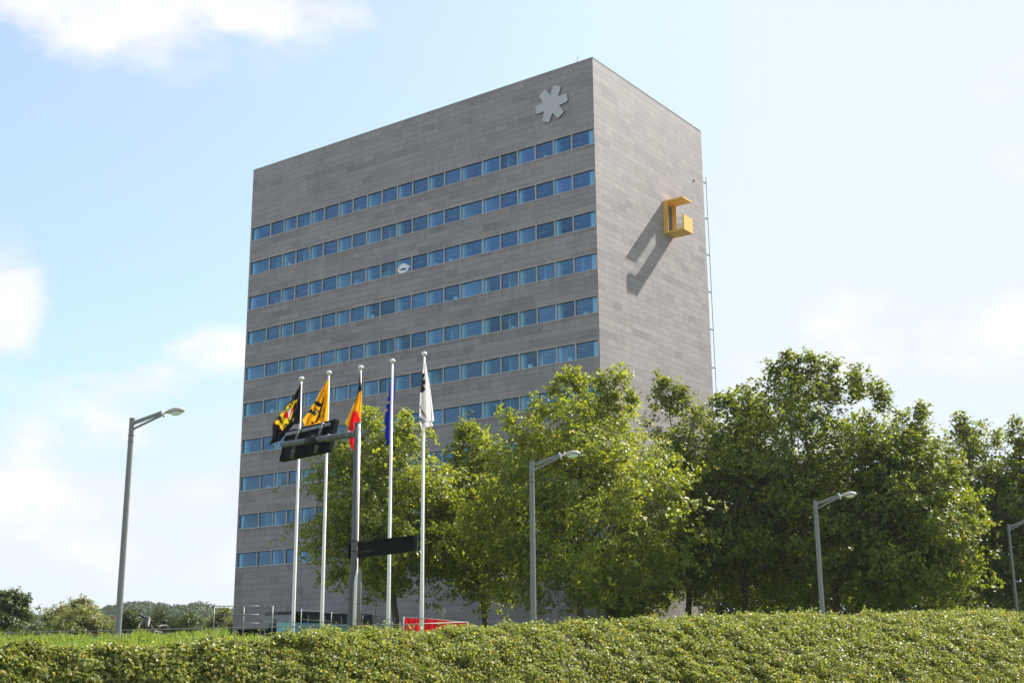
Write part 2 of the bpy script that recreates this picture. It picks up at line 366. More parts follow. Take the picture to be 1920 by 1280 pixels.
rows = front + [G[i] for i in range(T_)] + back
V = np.concatenate(rows); nr = len(rows); F = []
for i in range(nr - 1):
    a = np.arange(P_ - 1) + i * P_; F.append(np.stack([a, a + 1, a + 1 + P_, a + P_], 1))
mi = np.concatenate([np.full(P_ - 1, 0 if i < 3 else (1 if i < 3 + T_ - 8 else 2)) for i in range(nr - 1)])
g = np_mesh('ground', V, np.concatenate(F), [M['paving'], M['soil'], M['lawn']], midx=mi, smooth=True)
tag(g, 'street paving, planted bank and grassy plateau carrying the office tower', 'ground', kind='structure')

# ------------------------------------------------------------------ ivy on the bank
rng = np.random.default_rng(7)
M['ivy'] = leaf_mat('ivy_leaves', [(0, (.17, .11, .06)), (.07, (.09, .12, .03)), (.35, (.185, .215, .048)), (.62, (.265, .29, .075)), (.88, (.35, .365, .11)), (.975, (.36, .30, .08)), (.996, (.44, .25, .05))], trans=.42, rough=.52, spec=.38)
M['shoots'] = leaf_mat('young_shoots', [(0, (.14, .18, .04)), (.5, (.215, .25, .06)), (1, (.33, .34, .10))], trans=.4, rough=.45)
def bank_leaves(n, px0, px1, t0, t1, size, lift, seed, up=.0, nb=.6):
    rng = np.random.default_rng(seed)
    px = rng.uniform(px0, px1, n); t = rng.uniform(t0, t1, n)
    P = bank_point(px, t); e = 1e-2
    du = bank_point(px + 4, t) - P; dv = bank_point(px, t + e) - P; nn = unit(np.cross(du, dv)); nn[nn[:, 2] < 0] *= -1
    q = np.sin(P[:, 0] * 4.1 + 2 * np.sin(P[:, 1] * 3.3)) * np.sin(P[:, 1] * 6.7 + 1.5 * np.sin(P[:, 0] * 5.9)) + .6 * np.sin(P[:, 0] * 13.1 + P[:, 1] * 9 + P[:, 2] * 14) * np.sin(P[:, 0] * 7.7 - P[:, 2] * 17)
    keep = (q < .62) | (rng.random(n) < .30) | (t > .97); px, t, P, nn = px[keep], t[keep], P[keep], nn[keep]; n = len(P)
    P = P + nn * (rng.random((n, 1)) ** 1.5) * lift * (1 - .5 * q[keep][:, None])
    N = unit(nn * nb + rng.normal(size=(n, 3)) * .55 + np.array([0, 0, up]))
    s = size * rng.uniform(.55, 1.3, n)
    return leaves(P, N, s, rng)
parts = [bank_leaves(34000, -120, 620, .45, 1.03, .048, .07, 1), bank_leaves(80000, 500, 1300, .40, 1.03, .037, .07, 2), bank_leaves(165000, 1200, 2060, .40, 1.03, .036, .08, 3),
         bank_leaves(9000, -700, -120, .45, 1.03, .055, .07, 4), bank_leaves(9000, 2060, 2800, .33, 1.03, .055, .07, 5),
         bank_leaves(14000, -300, 2200, 0, .45, .06, .07, 6)]
Vs = []; Fs = []; o_ = 0
for v, f in parts: Vs.append(v); Fs.append(f + o_); o_ += len(v)
iv = np_mesh('ivy', np.concatenate(Vs), np.concatenate(Fs), [M['ivy']])
tag(iv, 'dense glossy ivy and clipped leaves covering the bank in the foreground', 'ivy', kind='stuff')
# young shoots on the crest
def sprigs(n, px0, px1, hmin, hmax, seed, ntop):
    rng = np.random.default_rng(seed); c = []; N = []; S = []
    px = rng.uniform(px0, px1, n); t = rng.uniform(.9, 1.05, n); P = bank_point(px, t)
    for i in range(n):
        h = rng.uniform(hmin, hmax) * (1 if rng.random() > .05 else 1.8); lean = rng.normal(size=2) * .25; m = ntop
        for j in range(m):
            u = (j + .5) / m; a = rng.uniform(0, 6.28); q = P[i] + np.array([lean[0] * u * h, lean[1] * u * h, u * h]) + np.array([math.cos(a), math.sin(a), 0]) * .016
            c.append(q); N.append([math.cos(a) * .7, math.sin(a) * .7, .9]); S.append(rng.uniform(.022, .042))
    return leaves(np.array(c), unit(np.array(N) + rng.normal(size=(len(N), 3)) * .3), np.array(S), rng, .55)
parts = [sprigs(900, 330, 1100, .02, .09, 11, 8), sprigs(700, 1100, 2000, .02, .08, 12, 7), sprigs(500, -150, 400, .02, .07, 13, 7), sprigs(9, 560, 860, .16, .2, 14, 16)]
parts.append(bank_leaves(15000, 380, 1250, .86, 1.04, .036, .10, 15, up=.5, nb=.3)); parts.append(bank_leaves(15000, 1250, 2050, .5, 1.04, .036, .12, 16, up=.5, nb=.3)); parts.append(bank_leaves(7000, -150, 380, .93, 1.05, .036, .09, 17, up=.5, nb=.3))
rg = np.random.default_rng(31); tpx = rg.uniform(300, 2050, 55); tt_ = rg.uniform(.55, .98, 55); tp = np.repeat(bank_point(tpx, tt_), 70, 0); tp = tp + rg.normal(size=tp.shape) * [.13, .13, .05] + [0, -.03, .07]
parts.append(leaves(tp, unit(rg.normal(size=tp.shape) * .6 + [0, -.2, .8]), rg.uniform(.02, .042, len(tp)), rg, .6))
Vs = []; Fs = []; o_ = 0
for v, f in parts: Vs.append(v); Fs.append(f + o_); o_ += len(v)
sh = np_mesh('young_shoots', np.concatenate(Vs), np.concatenate(Fs), [M['shoots']])
tag(sh, 'pale yellow-green shoots sprouting along the top of the bank', 'shoots', kind='stuff')

# tall grass behind the crest
M['blade'] = leaf_mat('grass_blades', [(0, (.12, .19, .03)), (.5, (.19, .26, .05)), (1, (.33, .34, .10))], trans=.45, rough=.5)
def blades(px0, px1, d0, d1, n, h0, h1, seed):
    rng = np.random.default_rng(seed); px = rng.uniform(px0, px1, n); d = rng.uniform(d0, d1, n) ; Y, z = crest(px); k = slope(px)
    y = Y + d; x = k * y; f = np.clip(d / 3.0, 0, 1); zb = z + (PLATEAU - z) * f - .04
    clump = .65 + .5 * np.sin(x * 3.1 + y) * np.sin(x * 1.3 - y * 2) + .15 * np.sin(x * 11)
    h = rng.uniform(h0, h1, n) * np.clip(clump, .3, 1.3); w = rng.uniform(.005, .011, n); a = rng.uniform(0, math.pi, n); b = rng.uniform(0, 6.28, n); ln = rng.uniform(.05, .45, n)
    P = np.stack([x, y, zb], 1); W = np.stack([np.cos(a), np.sin(a), 0 * a], 1) * w[:, None]; Ld = np.stack([np.cos(b), np.sin(b), 0 * b], 1) * (ln * h)[:, None]; H = np.stack([0 * h, 0 * h, h], 1)
    v = np.stack([P - W, P + W, P + W * .8 + Ld * .3 + H * .6, P - W * .8 + Ld * .3 + H * .6, P + Ld + H * (1 - .25 * ln[:, None])], 1).reshape(-1, 3)
    q = np.arange(n)[:, None] * 5
    F4 = np.concatenate([q + [0, 1, 2, 3], q + [3, 2, 4, 4]], 1)
    return v, q
def build_blades(name, sets, label):
    Vs = []; T = []; o_ = 0
    for v, q in sets:
        T.append(np.concatenate([q + [0, 1, 2], q + [0, 2, 3], q + [3, 2, 4]]) + o_); Vs.append(v); o_ += len(v)
    o = np_mesh(name, np.concatenate(Vs), np.concatenate(T), [M['blade']]); tag(o, label, 'grass', kind='stuff')
build_blades('tall_grass', [blades(-200, 480, -.1, 3.5, 30000, .03, .09, 21), blades(250, 430, .3, 5, 5000, .08, .18, 22), blades(-200, 700, 3, 14, 22000, .05, .17, 23), blades(1200, 2050, -.1, 2.5, 7000, .03, .12, 24)], 'tall unmown grass growing behind the top of the bank')

# ------------------------------------------------------------------ office tower
ZT = 49.34; Z1 = 43.053; HS = 3.6; WH = 1.415; WL = 41.187; WR = 19.054; BASE = .2
b_root = empty('office_tower', C0 + UP * BASE, 'tall grey stone-clad office tower with ten bands of blue windows', 'office tower')
def PL(s, z, o=0): return C0 + E1 * s + N1 * o + UP * z
def PR(s, z, o=0): return C0 + E2 * s + N2 * o + UP * z
w = MB()
def qL(s0, s1, z0, z1):
    off = Z1      # courses are set out from the window heads
    w.face([PL(s1, z0), PL(s0, z0), PL(s0, z1), PL(s1, z1)], M['stone'], [(s1, z0 - off), (s0, z0 - off), (s0, z1 - off), (s1, z1 - off)])
MG = .10
qL(MG, WL - MG, Z1, ZT)
for i in range(10):
    zb = Z1 - HS * i - WH; zn = Z1 - HS * (i + 1) if i < 9 else 3.55
    qL(MG, WL - MG, zn, zb)
qL(MG, 34.2, BASE - 1, 3.55); qL(WL - .5, WL - MG, BASE - 1, 3.55)
qL(0, MG, BASE - 1, ZT); qL(WL - MG, WL, BASE - 1, ZT)
# the garage opening at the far end
w.face([PL(34.2, BASE - 1, -1.5), PL(WL - .5, BASE - 1, -1.5), PL(WL - .5, 3.55, -1.5), PL(34.2, 3.55, -1.5)], M['black'])
w.face([PL(34.2, 3.55, 0), PL(WL - .5, 3.55, 0), PL(WL - .5, 3.55, -1.5), PL(34.2, 3.55, -1.5)], M['concrete'])
w.face([PL(WL - .5, BASE - 1, 0), PL(WL - .5, 3.55, 0), PL(WL - .5, 3.55, -1.5), PL(WL - .5, BASE - 1, -1.5)], M['stone'])
w.face([PL(34.2, BASE - 1, 0), PL(34.2, 3.55, 0), PL(34.2, 3.55, -1.5), PL(34.2, BASE - 1, -1.5)], M['stone'])
# narrow facade, and the two unseen ones
def qw(a, b, u0, u1, z0, z1):
    w.face([(*a[:2], z0), (*b[:2], z0), (*b[:2], z1), (*a[:2], z1)], M['stone'], [(u0, z0 - Z1), (u1, z0 - Z1), (u1, z1 - Z1), (u0, z1 - Z1)])
c00 = PL(0, 0); c10 = PL(WL, 0); c01 = PR(WR, 0); c11 = c10 + E2 * WR
qw(c00, c01, 200, 200 + WR, BASE - 1, ZT); qw(c01, c11, 300, 300 + WL, BASE - 1, ZT); qw(c11, c10, 400, 400 + WR, BASE - 1, ZT)
w.face([(*c[:2], ZT) for c in (c00, c01, c11, c10)], M['concrete'])
w.build('wall', b_root)
# reveals of the window bands
rv = MB()
for i in range(10):
    zt = Z1 - HS * i; zb = zt - WH; s0, s1 = MG, WL - MG; D = -.16
    rv.face([PL(s0, zt, 0), PL(s1, zt, 0), PL(s1, zt, D), PL(s0, zt, D)], M['shadepaint'])  # head soffit coloured dark as the shadow line under the head
    rv.face([PL(s0, zb, 0), PL(s1, zb, 0), PL(s1, zb, D), PL(s0, zb, D)], M['stone'])
    for s in (s0, s1): rv.face([PL(s, zb, 0), PL(s, zt, 0), PL(s, zt, D), PL(s, zb, D)], M['stone'])
    rv.box(PL(s0, zt - .002, .0), E1 * (s1 - s0), N1 * .03, UP * -.05, M['frame'])     # head trim
    rv.box(PL(s0, zb - .03, .0), E1 * (s1 - s0), N1 * .05, UP * .055, M['frame'])      # sill trim
rv.build('window_band_trim', b_root)
cp = MB()
for (a, e, n, L) in ((PL(0, ZT), E1, N1, WL), (PR(0, ZT), E2, N2, WR)):
    cp.box(a + n * .02 - n * .4 + UP * .002, e * L, n * .4, UP * .05, M['galv'])
cp.build('parapet_coping', b_root)
# windows: mullion positions, left (far) to right (near)
US = [WL - .1, 38.3, 36.4, 34.57, 32.69, 30.86, 28.94, 27.11, 25.27, 23.42, 21.55, 19.69, 17.83, 15.95, 14.1, 11.6, 9.74, 7.87, 6.01, 4.12, 2.28, .1]
wins = []
for r_ in range(10):
    for c_ in range(21):
        s1, s0 = US[c_], US[c_ + 1]; zt = Z1 - HS * r_
        d = np.linalg.norm(PL((s0 + s1) / 2, zt)); hidden = (r_ >= 7 and c_ >= 6) or (r_ == 6 and c_ >= 17)
        wins.append(((0 if hidden else 1) * (s1 - s0) / d ** 2, r_, c_, s0, s1, zt))
wins.sort(key=lambda t: -t[0])
def window_mesh(mb, s0, s1, zt, frame=True, pane=True):
    zb = zt - WH; g = .002
    if frame:
        a, b = s0 + g, s1 - g; wd = .04
        for s in (a, b - wd): mb.box(PL(s, zb + .026, -.15), E1 * wd, N1 * .145, UP * (WH - .078), M['frame'])
        mb.box(PL(a + wd, zb + .026, -.15), E1 * (b - a - 2 * wd), N1 * .09, UP * .035, M['frame'])
        mb.box(PL(a + wd, zt - .054 - .05, -.15), E1 * (b - a - 2 * wd), N1 * .07, UP * .05, M['shadepaint'])  # added dark strip, the shadow under the head put into colour
    if pane:
        mb.face([PL(s1 - .052, zb + .05, -.12), PL(s0 + .052, zb + .05, -.12), PL(s0 + .052, zt - .09, -.12), PL(s1 - .052, zt - .09, -.12)], M['glass'])
rest = MB()
for i, (a, r_, c_, s0, s1, zt) in enumerate(wins):
    if i < 100:
        m1 = MB(); window_mesh(m1, s0, s1, zt, True, False); wf = m1.build('window', b_root)
        m2 = MB(); window_mesh(m2, s0, s1, zt, False, True); m2.build('pane', wf)
    else: window_mesh(rest, s0, s1, zt)
tag(rest.build('window', b_root), kind='stuff')
# rooms behind the glass
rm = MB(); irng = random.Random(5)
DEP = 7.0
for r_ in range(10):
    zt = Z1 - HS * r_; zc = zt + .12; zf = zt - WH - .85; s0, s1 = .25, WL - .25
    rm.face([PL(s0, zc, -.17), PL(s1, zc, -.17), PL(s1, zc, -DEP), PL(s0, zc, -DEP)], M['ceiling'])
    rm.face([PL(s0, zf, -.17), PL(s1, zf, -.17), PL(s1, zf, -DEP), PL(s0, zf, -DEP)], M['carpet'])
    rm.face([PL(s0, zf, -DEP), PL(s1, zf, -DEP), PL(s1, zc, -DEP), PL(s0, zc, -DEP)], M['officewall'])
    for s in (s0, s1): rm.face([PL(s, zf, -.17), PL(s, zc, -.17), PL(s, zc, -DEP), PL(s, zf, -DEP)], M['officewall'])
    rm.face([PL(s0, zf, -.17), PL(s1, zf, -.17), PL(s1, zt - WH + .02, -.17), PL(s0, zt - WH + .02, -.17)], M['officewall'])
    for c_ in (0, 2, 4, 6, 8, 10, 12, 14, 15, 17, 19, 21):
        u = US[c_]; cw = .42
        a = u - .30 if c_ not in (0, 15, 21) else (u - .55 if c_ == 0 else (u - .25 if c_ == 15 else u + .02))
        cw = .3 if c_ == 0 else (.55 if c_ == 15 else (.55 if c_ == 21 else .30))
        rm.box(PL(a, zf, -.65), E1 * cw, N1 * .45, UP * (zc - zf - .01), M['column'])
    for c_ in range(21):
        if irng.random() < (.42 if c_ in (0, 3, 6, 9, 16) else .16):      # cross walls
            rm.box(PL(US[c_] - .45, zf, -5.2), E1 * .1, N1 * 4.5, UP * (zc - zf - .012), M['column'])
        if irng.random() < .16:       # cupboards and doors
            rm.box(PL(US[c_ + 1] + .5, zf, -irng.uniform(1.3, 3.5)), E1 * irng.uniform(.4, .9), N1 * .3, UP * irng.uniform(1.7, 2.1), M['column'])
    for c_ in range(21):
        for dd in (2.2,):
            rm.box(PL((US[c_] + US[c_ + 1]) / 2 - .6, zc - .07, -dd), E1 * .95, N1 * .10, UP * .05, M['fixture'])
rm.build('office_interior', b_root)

# six armed logo
def on_plane(x, y, n, off=0.):
    d = ray(x, y); return d * ((C0 @ n + off) / (d @ n))
LG = [(922, 350), (996, 360), (998, 372), (968, 468), (1058, 436), (1064, 440), (1074, 510), (1062, 530), (980, 568), (1030, 632), (1028, 642), (972, 706), (960, 704), (906, 650), (872, 748), (862, 754), (800, 746), (792, 738), (820, 632), (738, 664), (730, 656), (722, 586), (732, 572), (806, 540), (762, 470), (766, 458), (822, 398), (834, 400), (882, 454), (916, 356)]
lg = MB(); pts = [on_plane(880 + x / 5.817, 100 + y / 5.817, N1, .12) for x, y in LG]
lg.prism([p - N1 * .004 for p in pts], -N1 * .09, M['shadepaint']); lg.face(pts, M['logo']); lg.build('logo_emblem', b_root)  # sides coloured dark to imitate the shadowed edges of the emblem

# yellow balcony box
yb = empty('balcony', PR(11.1, 36.85, 0), None); yb.parent = b_root; yb.location = tuple(PR(11.1, 36.85, 0) - np.array(b_root.location))
def PB(s, o, z): return PR(11.10 + s, 36.85 + z, o)
bw = 1.62; bd = 2.02; bh = 3.06; th = .13
m1 = MB()
m1.box(PB(0, .003, 0), E2 * bw, N2 * bd, UP * .14, M['yellow'])                        # floor slab
m1.box(PB(0, .003, bh - th), E2 * bw, N2 * bd, UP * th, M['yellow'])                   # canopy
m1.box(PB(0, .003, .14), E2 * .05, N2 * .46, UP * (bh - th - .14), M['yellow'])        # side jambs
m1.box(PB(bw - .05, .003, .14), E2 * .05, N2 * .46, UP * (bh - th - .14), M['yellow'])
m1.box(PB(0, bd - .13, .14), E2 * bw, N2 * .13, UP * 1.24, M['yellow'])                # front parapet
m1.build('yellow_shell', yb)
m1 = MB(); m1.box(PB(.10, .004, .16), E2 * (bw - .2), N2 * .03, UP * (bh - .4), M['galv_dark']); m1.build('balcony_door', yb)
m1 = MB()
for s in (.02, bw - .035): m1.box(PB(s, .47, .15), E2 * .012, N2 * (bd - .13 - .48), UP * 1.0, M['clear'])
m1.build('glass_guard', yb)
m1 = MB()
for s in (.026, bw - .029): m1.tube([PB(s, .47, 1.17), PB(s, bd - .13, 1.17)], .014, M['steel'], 6)
m1.build('guard_rail', yb)
# climbing rail off the back corner
lr = MB(); zz = [36.3 - 3.6 * k for k in range(10)]
lr.tube([PR(WR + .1, 44.9, -.02) + E2 * .55, PR(WR, .6, 0) + E2 * .65], .03, M['steel'], 6)
for z in [44.3 - 3.6 * k for k in range(12)]:
    lr.bar(PR(WR, z, -.1), PR(WR + .72, z, -.1), .08, .08, M['galv_dark'])
lr.build('cable_rail', b_root)
sm = MB(); p = on_plane(1302, 341, N2); sm.box(p - E2 * .15 + N2 * .003, E2 * .11, N2 * .05, UP * .2, M['black']); sm.build('wall_camera', b_root)
sm = MB(); p = PL(1.9, ZT, -.6); sm.tube([p, p + UP * 1.0], .018, M['galv'], 5); sm.build('lightning_rod', b_root)
# sticker on one pane: white animal shape
SK = [(575, 680), (580, 620), (640, 560), (710, 510), (800, 465), (900, 445), (1000, 455), (1060, 520), (1130, 560), (1210, 575), (1255, 625), (1235, 665), (1170, 690), (1090, 690), (1150, 760), (1130, 810), (1060, 890), (950, 960), (800, 1010), (640, 1040), (520, 970), (480, 880), (490, 740)]
st_ = MB(); st_.prism([on_plane(730 + x / 32., 480 + y / 32., N1, -.10) for x, y in SK], -N1 * .01, M['white'])
HOLE = [(590, 810), (700, 785), (800, 710), (1000, 720), (1035, 790), (960, 830), (760, 875), (680, 860)]
st_.face([on_plane(730 + x / 32., 480 + y / 32., N1, -.097) for x, y in HOLE], M['signface']); st_.build('window_sticker', b_root)

# things standing on the window sills, inside
ORD = ['first', 'second', 'third', 'fourth', 'fifth', 'sixth', 'seventh', 'eighth', 'ninth', 'tenth', 'eleventh', 'twelfth', 'thirteenth', 'fourteenth', 'fifteenth', 'sixteenth', 'seventeenth', 'eighteenth', 'nineteenth', 'twentieth', 'last']
def sill(r_, c_, f, kind):
    zt = Z1 - HS * r_; s = US[c_ + 1] + (US[c_] - US[c_ + 1]) * (1 - f); z = zt - WH + .03
    where = 'inside the %s window from the left, %s band' % (ORD[c_], ORD[r_])
    mb = MB()
    if kind == 'box':
        mb.box(PL(s, z, -.42), E1 * .36, N1 * .2, UP * .33, M['white']); mb.box(PL(s - .01, z + .332, -.43), E1 * .38, N1 * .22, UP * .03, M['white'])
        tag(mb.build('paper_box'), 'white box ' + where, 'box', 'small items on office window sills')
    elif kind == 'files':
        for j in range(4): mb.box(PL(s + j * .11, z, -.40), E1 * .09, N1 * .2, UP * (.22 + .05 * (j % 3)), M['plaster'] if j % 2 else M['white'])
        tag(mb.build('ring_binder'), 'row of pale files ' + where, 'files', 'small items on office window sills')
    else:
        r_e = empty('potted_plant', PL(s, z, -.32), 'leafy green pot plant ' + where, 'potted plant', 'small items on office window sills')
        q = MB(); q.tube([PL(s, z, -.32), PL(s, z + .16, -.32)], [.07, .1], M['brick'], 10); q.build('pot', r_e)
        rg = np.random.default_rng(3); c = PL(s, z + .4, -.32) + rg.normal(size=(60, 3)) * .13; v, f_ = leaves(c, unit(rg.normal(size=(60, 3))), np.full(60, .12), rg); np_mesh('leaves', v, f_, [M['shoots']], r_e)
for a in [(0, 2, .7, 'files'), (0, 3, .4, 'plant'), (1, 2, .5, 'box'), (2, 12 + 0, .5, 'files'), (2, 13, .4, 'box'), (2, 5, .1, 'files'), (2, 7, .3, 'files'), (3, 8, .5, 'box'), (3, 13, .7, 'box'), (3, 13, .1, 'files'), (4, 3, .6, 'plant'), (4, 16, .7, 'files'), (5, 1, .6, 'box'), (5, 17, .6, 'box'), (0, 18, .6, 'files'), (4, 20, .5, 'files'), (5, 19, .7, 'box'), (7, 1, .6, 'files')]:
    sill(*a)

# ------------------------------------------------------------------ entrance pavilion
pv = empty('entrance_pavilion', at(600, 1249, 106), 'low glazed entrance pavilion with dark roof edge at the foot of the tower', 'pavilion')
ZR = 4.42
plan = [(497, 118.5), (497, 106.5), (520, 104.6), (545, 103.9), (578, 105.0), (640, 108.2), (699, 111.3), (738, 111.0)]
pl = [np.array([ray(x, 1160)[0] * Y, Y, 0]) for x, Y in plan]
g1 = MB(); g2 = MB(); g3 = MB()
for i in range(len(pl) - 1):
    a, b = pl[i], pl[i + 1]; g1.face([a + UP * .2, b + UP * .2, b + UP * (ZR - .25), a + UP * (ZR - .25)], M['pavglass'])
    n = max(1, int(np.linalg.norm(b - a) / 1.6))
    for j in range(n + 1 if i == len(pl) - 2 else n):
        p = a + (b - a) * j / n; g2.box(p - [.03, .03, 0], [.06, 0, 0], [0, .06, 0], UP * (ZR - .25), M['frame'])
for i in range(2, len(pl) - 1):
    a, b = pl[i] - [0, .04, 0], pl[i + 1] - [0, .04, 0]; g3.face([a + UP * .2, b + UP * .2, b + UP * 3.55, a + UP * 3.55], M['teal'])
rf = MB(); back = [pl[-1] + [0.5, 1.0, 0], pl[0] + [0, .5, 0]]
ring = [p + UP * (ZR - .25) for p in pl]; rf.prism(ring, UP * .27, M['darkroof'])
g1.build('glass_wall', pv); g2.build('mullions', pv); g3.build('teal_band', pv); rf.build('roof', pv)

# ------------------------------------------------------------------ flagpoles and flags
def pole_geom(px, py, Y, zb=PLATEAU): return at(px, py, Y)
FP = [(565.3, 707, 57.5), (616.8, 696, 57.0), (676.5, 686, 56.0), (735.8, 674, 55.0), (795.5, 660.5, 54.0)]
flab = ['white flagpole flying the black flag with a yellow lion', 'white flagpole flying the yellow flag with a black lion', 'white flagpole of the black, yellow and red flag, partly behind the grey sign mast', 'white flagpole of the blue flag with yellow stars', 'tallest white flagpole at the right end, with a white flag']
for (px, py, Y), lb in zip(FP, flab):
    T = at(px, py, Y); b = np.array([T[0], T[1], PLATEAU]); e = empty('flagpole', b, lb, 'flagpole', 'row of white flagpoles before the tower')
    m1 = MB(); m1.tube([b, b + UP * 2, T - UP * .2], [.085, .08, .046], M['polewhite'], 14); m1.build('pole', e, True)
    m1 = MB(); pr = [(.05, -.2), (.055, -.12), (.12, -.11), (.135, -.07), (.115, -.02), (.07, .02), (.01, .035)]
    m1.tube([T + UP * z for r, z in pr], [r for r, z in pr], M['polewhite'], 14); m1.build('finial', e, True)
    m1 = MB()
    for z in (1.55, .95): m1.tube([b + UP * z, b + UP * (z + .03)], .09, M['galv'], 14)
    m1.build('collar', e)
    m1 = MB(); q = T + np.array([.10, -.06, 0]); m1.tube([T + UP * -.3 + [.05, -.06, 0], T - UP * 4 + [.075, -.08, 0], np.array([b[0] + .11, b[1] - .1, 1.4])], .008, M['polewhite'], 4)
    m1.build('halyard', e)

def inpoly(x, y, poly):
    c = np.zeros(x.shape, bool); n = len(poly)
    for i in range(n):
        x0, y0 = poly[i]; x1, y1 = poly[(i + 1) % n]
        if y0 == y1: continue
        k = ((y0 > y) != (y1 > y)) & (x < (x1 - x0) * (y - y0) / (y1 - y0) + x0); c ^= k
    return c
def near_line(x, y, pl, w):
    r = np.zeros(x.shape, bool)
    for (x0, y0), (x1, y1) in zip(pl[:-1], pl[1:]):
        dx, dy = x1 - x0, y1 - y0; t = np.clip(((x - x0) * dx + (y - y0) * dy) / (dx * dx + dy * dy + 1e-9), 0, 1); r |= np.hypot(x - x0 - t * dx, y - y0 - t * dy) < w
    return r
def flag(name, label, rows, org, sc, Y, mats, paint, folds, dep0=0.0, nx=70, ny=200, amp=.10, taper=True):
    ys = np.array([r[0] for r in rows], float); xl = np.array([r[1] for r in rows], float); xr = np.array([r[2] for r in rows], float)
    yy = np.linspace(ys[0], ys[-1], ny + 1); L = np.interp(yy, ys, xl); Rr = np.interp(yy, ys, xr)
    u = np.linspace(0, 1, nx + 1); X = L[:, None] + (Rr - L)[:, None] * u[None]; YY = np.repeat(yy[:, None], nx + 1, 1)
    v = (yy - yy[0]) / (yy[-1] - yy[0])
    A = amp * np.clip(v * 3, .15, 1)[:, None]
    D = dep0 + A * (np.sin(u[None] * folds * 2 * math.pi + 1.1 + 1.5 * v[:, None]) + .45 * np.sin(u[None] * folds * 4.6 * math.pi + 4 * v[:, None]) + .3 * np.sin(9 * v[:, None] + 5 * u[None]))
    V = np.array([[at(org[0] + X[i, j] / sc, org[1] + YY[i, j] / sc, Y + D[i, j]) for j in range(nx + 1)] for i in range(ny + 1)]).reshape(-1, 3)
    i, j = np.meshgrid(np.arange(ny), np.arange(nx), indexing='ij'); a = i * (nx + 1) + j; F = np.stack([a, a + 1, a + nx + 2, a + nx + 1], -1).reshape(-1, 4)
    cx = (X[:-1, :-1] + X[1:, 1:]) / 2; cy = (YY[:-1, :-1] + YY[1:, 1:]) / 2
    mi = paint(cx, cy).ravel()
    o = np_mesh(name, V, F, mats, midx=mi, smooth=True); tag(o, label, 'flag', 'flags on the row of poles')
    return o
Z3 = ((500, 710), 9.843); Z4 = ((640, 680), 7.533); Z5 = ((770, 650), 7.533)
def p1(x, y):
    m = np.zeros(x.shape, int)
    for P in ([(345, 545), (400, 470), (440, 430), (490, 400), (530, 392), (565, 375), (548, 430), (505, 480), (485, 545), (430, 545), (380, 562)],
              [(350, 562), (372, 588), (310, 660), (330, 705), (260, 692), (235, 672), (290, 600), (320, 570)],
              [(270, 700), (330, 712), (395, 742), (400, 790), (420, 790), (400, 830), (330, 905), (290, 950), (250, 900), (228, 850), (170, 835), (155, 805), (165, 770), (200, 755), (240, 780), (255, 800), (300, 825), (280, 770)],
              [(440, 690), (470, 610), (505, 555), (490, 610), (440, 755), (415, 760)], [(470, 795), (485, 720), (508, 715), (492, 795)]): m[inpoly(x, y, P)] = 1
    m[inpoly(x, y, [(372, 585), (305, 668), (390, 748), (402, 650)])] = 2
    m[inpoly(x, y, [(368, 585), (400, 548), (492, 550), (445, 655), (400, 748), (398, 655)])] = 3
    m[inpoly(x, y, [(455, 550), (495, 550), (425, 690)])] = 2
    for P in ([(400, 470), (430, 500), (455, 522)], [(420, 445), (470, 430), (480, 470)], [(270, 780), (300, 822)], [(240, 790), (290, 800)], [(320, 560), (350, 600)], [(300, 900), (360, 830)], [(300, 620), (330, 600)]): m[near_line(x, y, P, 9)] = 0
    for P in ([(160, 770), (150, 810), (175, 845)], [(228, 745), (260, 765)], [(240, 900), (285, 950)]): m[near_line(x, y, P, 6)] = 2
    return m
flag('flag', 'black flag with a yellow lion and red-white shield, hanging on the first pole', [(92, 626, 634), (360, 480, 626), (530, 330, 624), (660, 240, 620), (800, 130, 614), (830, 115, 598), (836, 112, 500), (900, 105, 455), (960, 108, 400), (1085, 100, 290), (1140, 78, 262), (1180, 58, 130), (1222, 34, 40)], *Z3, 57.3, [M['c_black'], M['c_lion'], M['c_red'], M['c_white']], p1, 2.2)
def p2(x, y):
    m = np.zeros(x.shape, int)
    for P in ([(875, 430), (905, 405), (935, 420), (970, 408), (975, 440), (1012, 450), (1005, 505), (960, 525), (930, 490), (890, 475)],
              [(865, 515), (900, 535), (945, 575), (975, 600), (990, 540), (1010, 470), (1045, 395), (1072, 318), (1062, 385), (1030, 500), (1005, 585), (985, 665), (955, 750), (905, 812), (882, 800), (905, 765), (945, 700), (962, 640), (938, 600), (895, 560)],
              [(752, 625), (775, 590), (825, 545), (840, 565), (835, 600), (855, 605), (900, 570), (922, 600), (925, 655), (895, 665), (880, 692), (860, 680), (865, 655), (800, 622), (775, 632)], [(815, 795), (835, 780), (865, 800), (880, 830), (830, 832)]): m[inpoly(x, y, P)] = 1
    m[near_line(x, y, [(1074, 540), (1055, 612)], 7)] = 1; m[near_line(x, y, [(1050, 650), (1038, 712)], 7)] = 1; m[near_line(x, y, [(990, 660), (975, 730)], 7)] = 1
    m[near_line(x, y, [(895, 590), (915, 620), (890, 640)], 4)] = 2
    m[near_line(x, y, [(900, 500), (940, 540)], 5)] = 0
    return m
flag('flag', 'bright yellow flag with a clawing black lion, hanging on the second pole', [(-8, 1140, 1150), (200, 1010, 1144), (400, 898, 1140), (600, 770, 1134), (750, 662, 1126), (770, 670, 1122), (800, 682, 1060), (860, 707, 860), (880, 716, 780)], *Z3, 56.8, [M['c_yellow'], M['c_black'], M['c_white']], p2, 2.4)
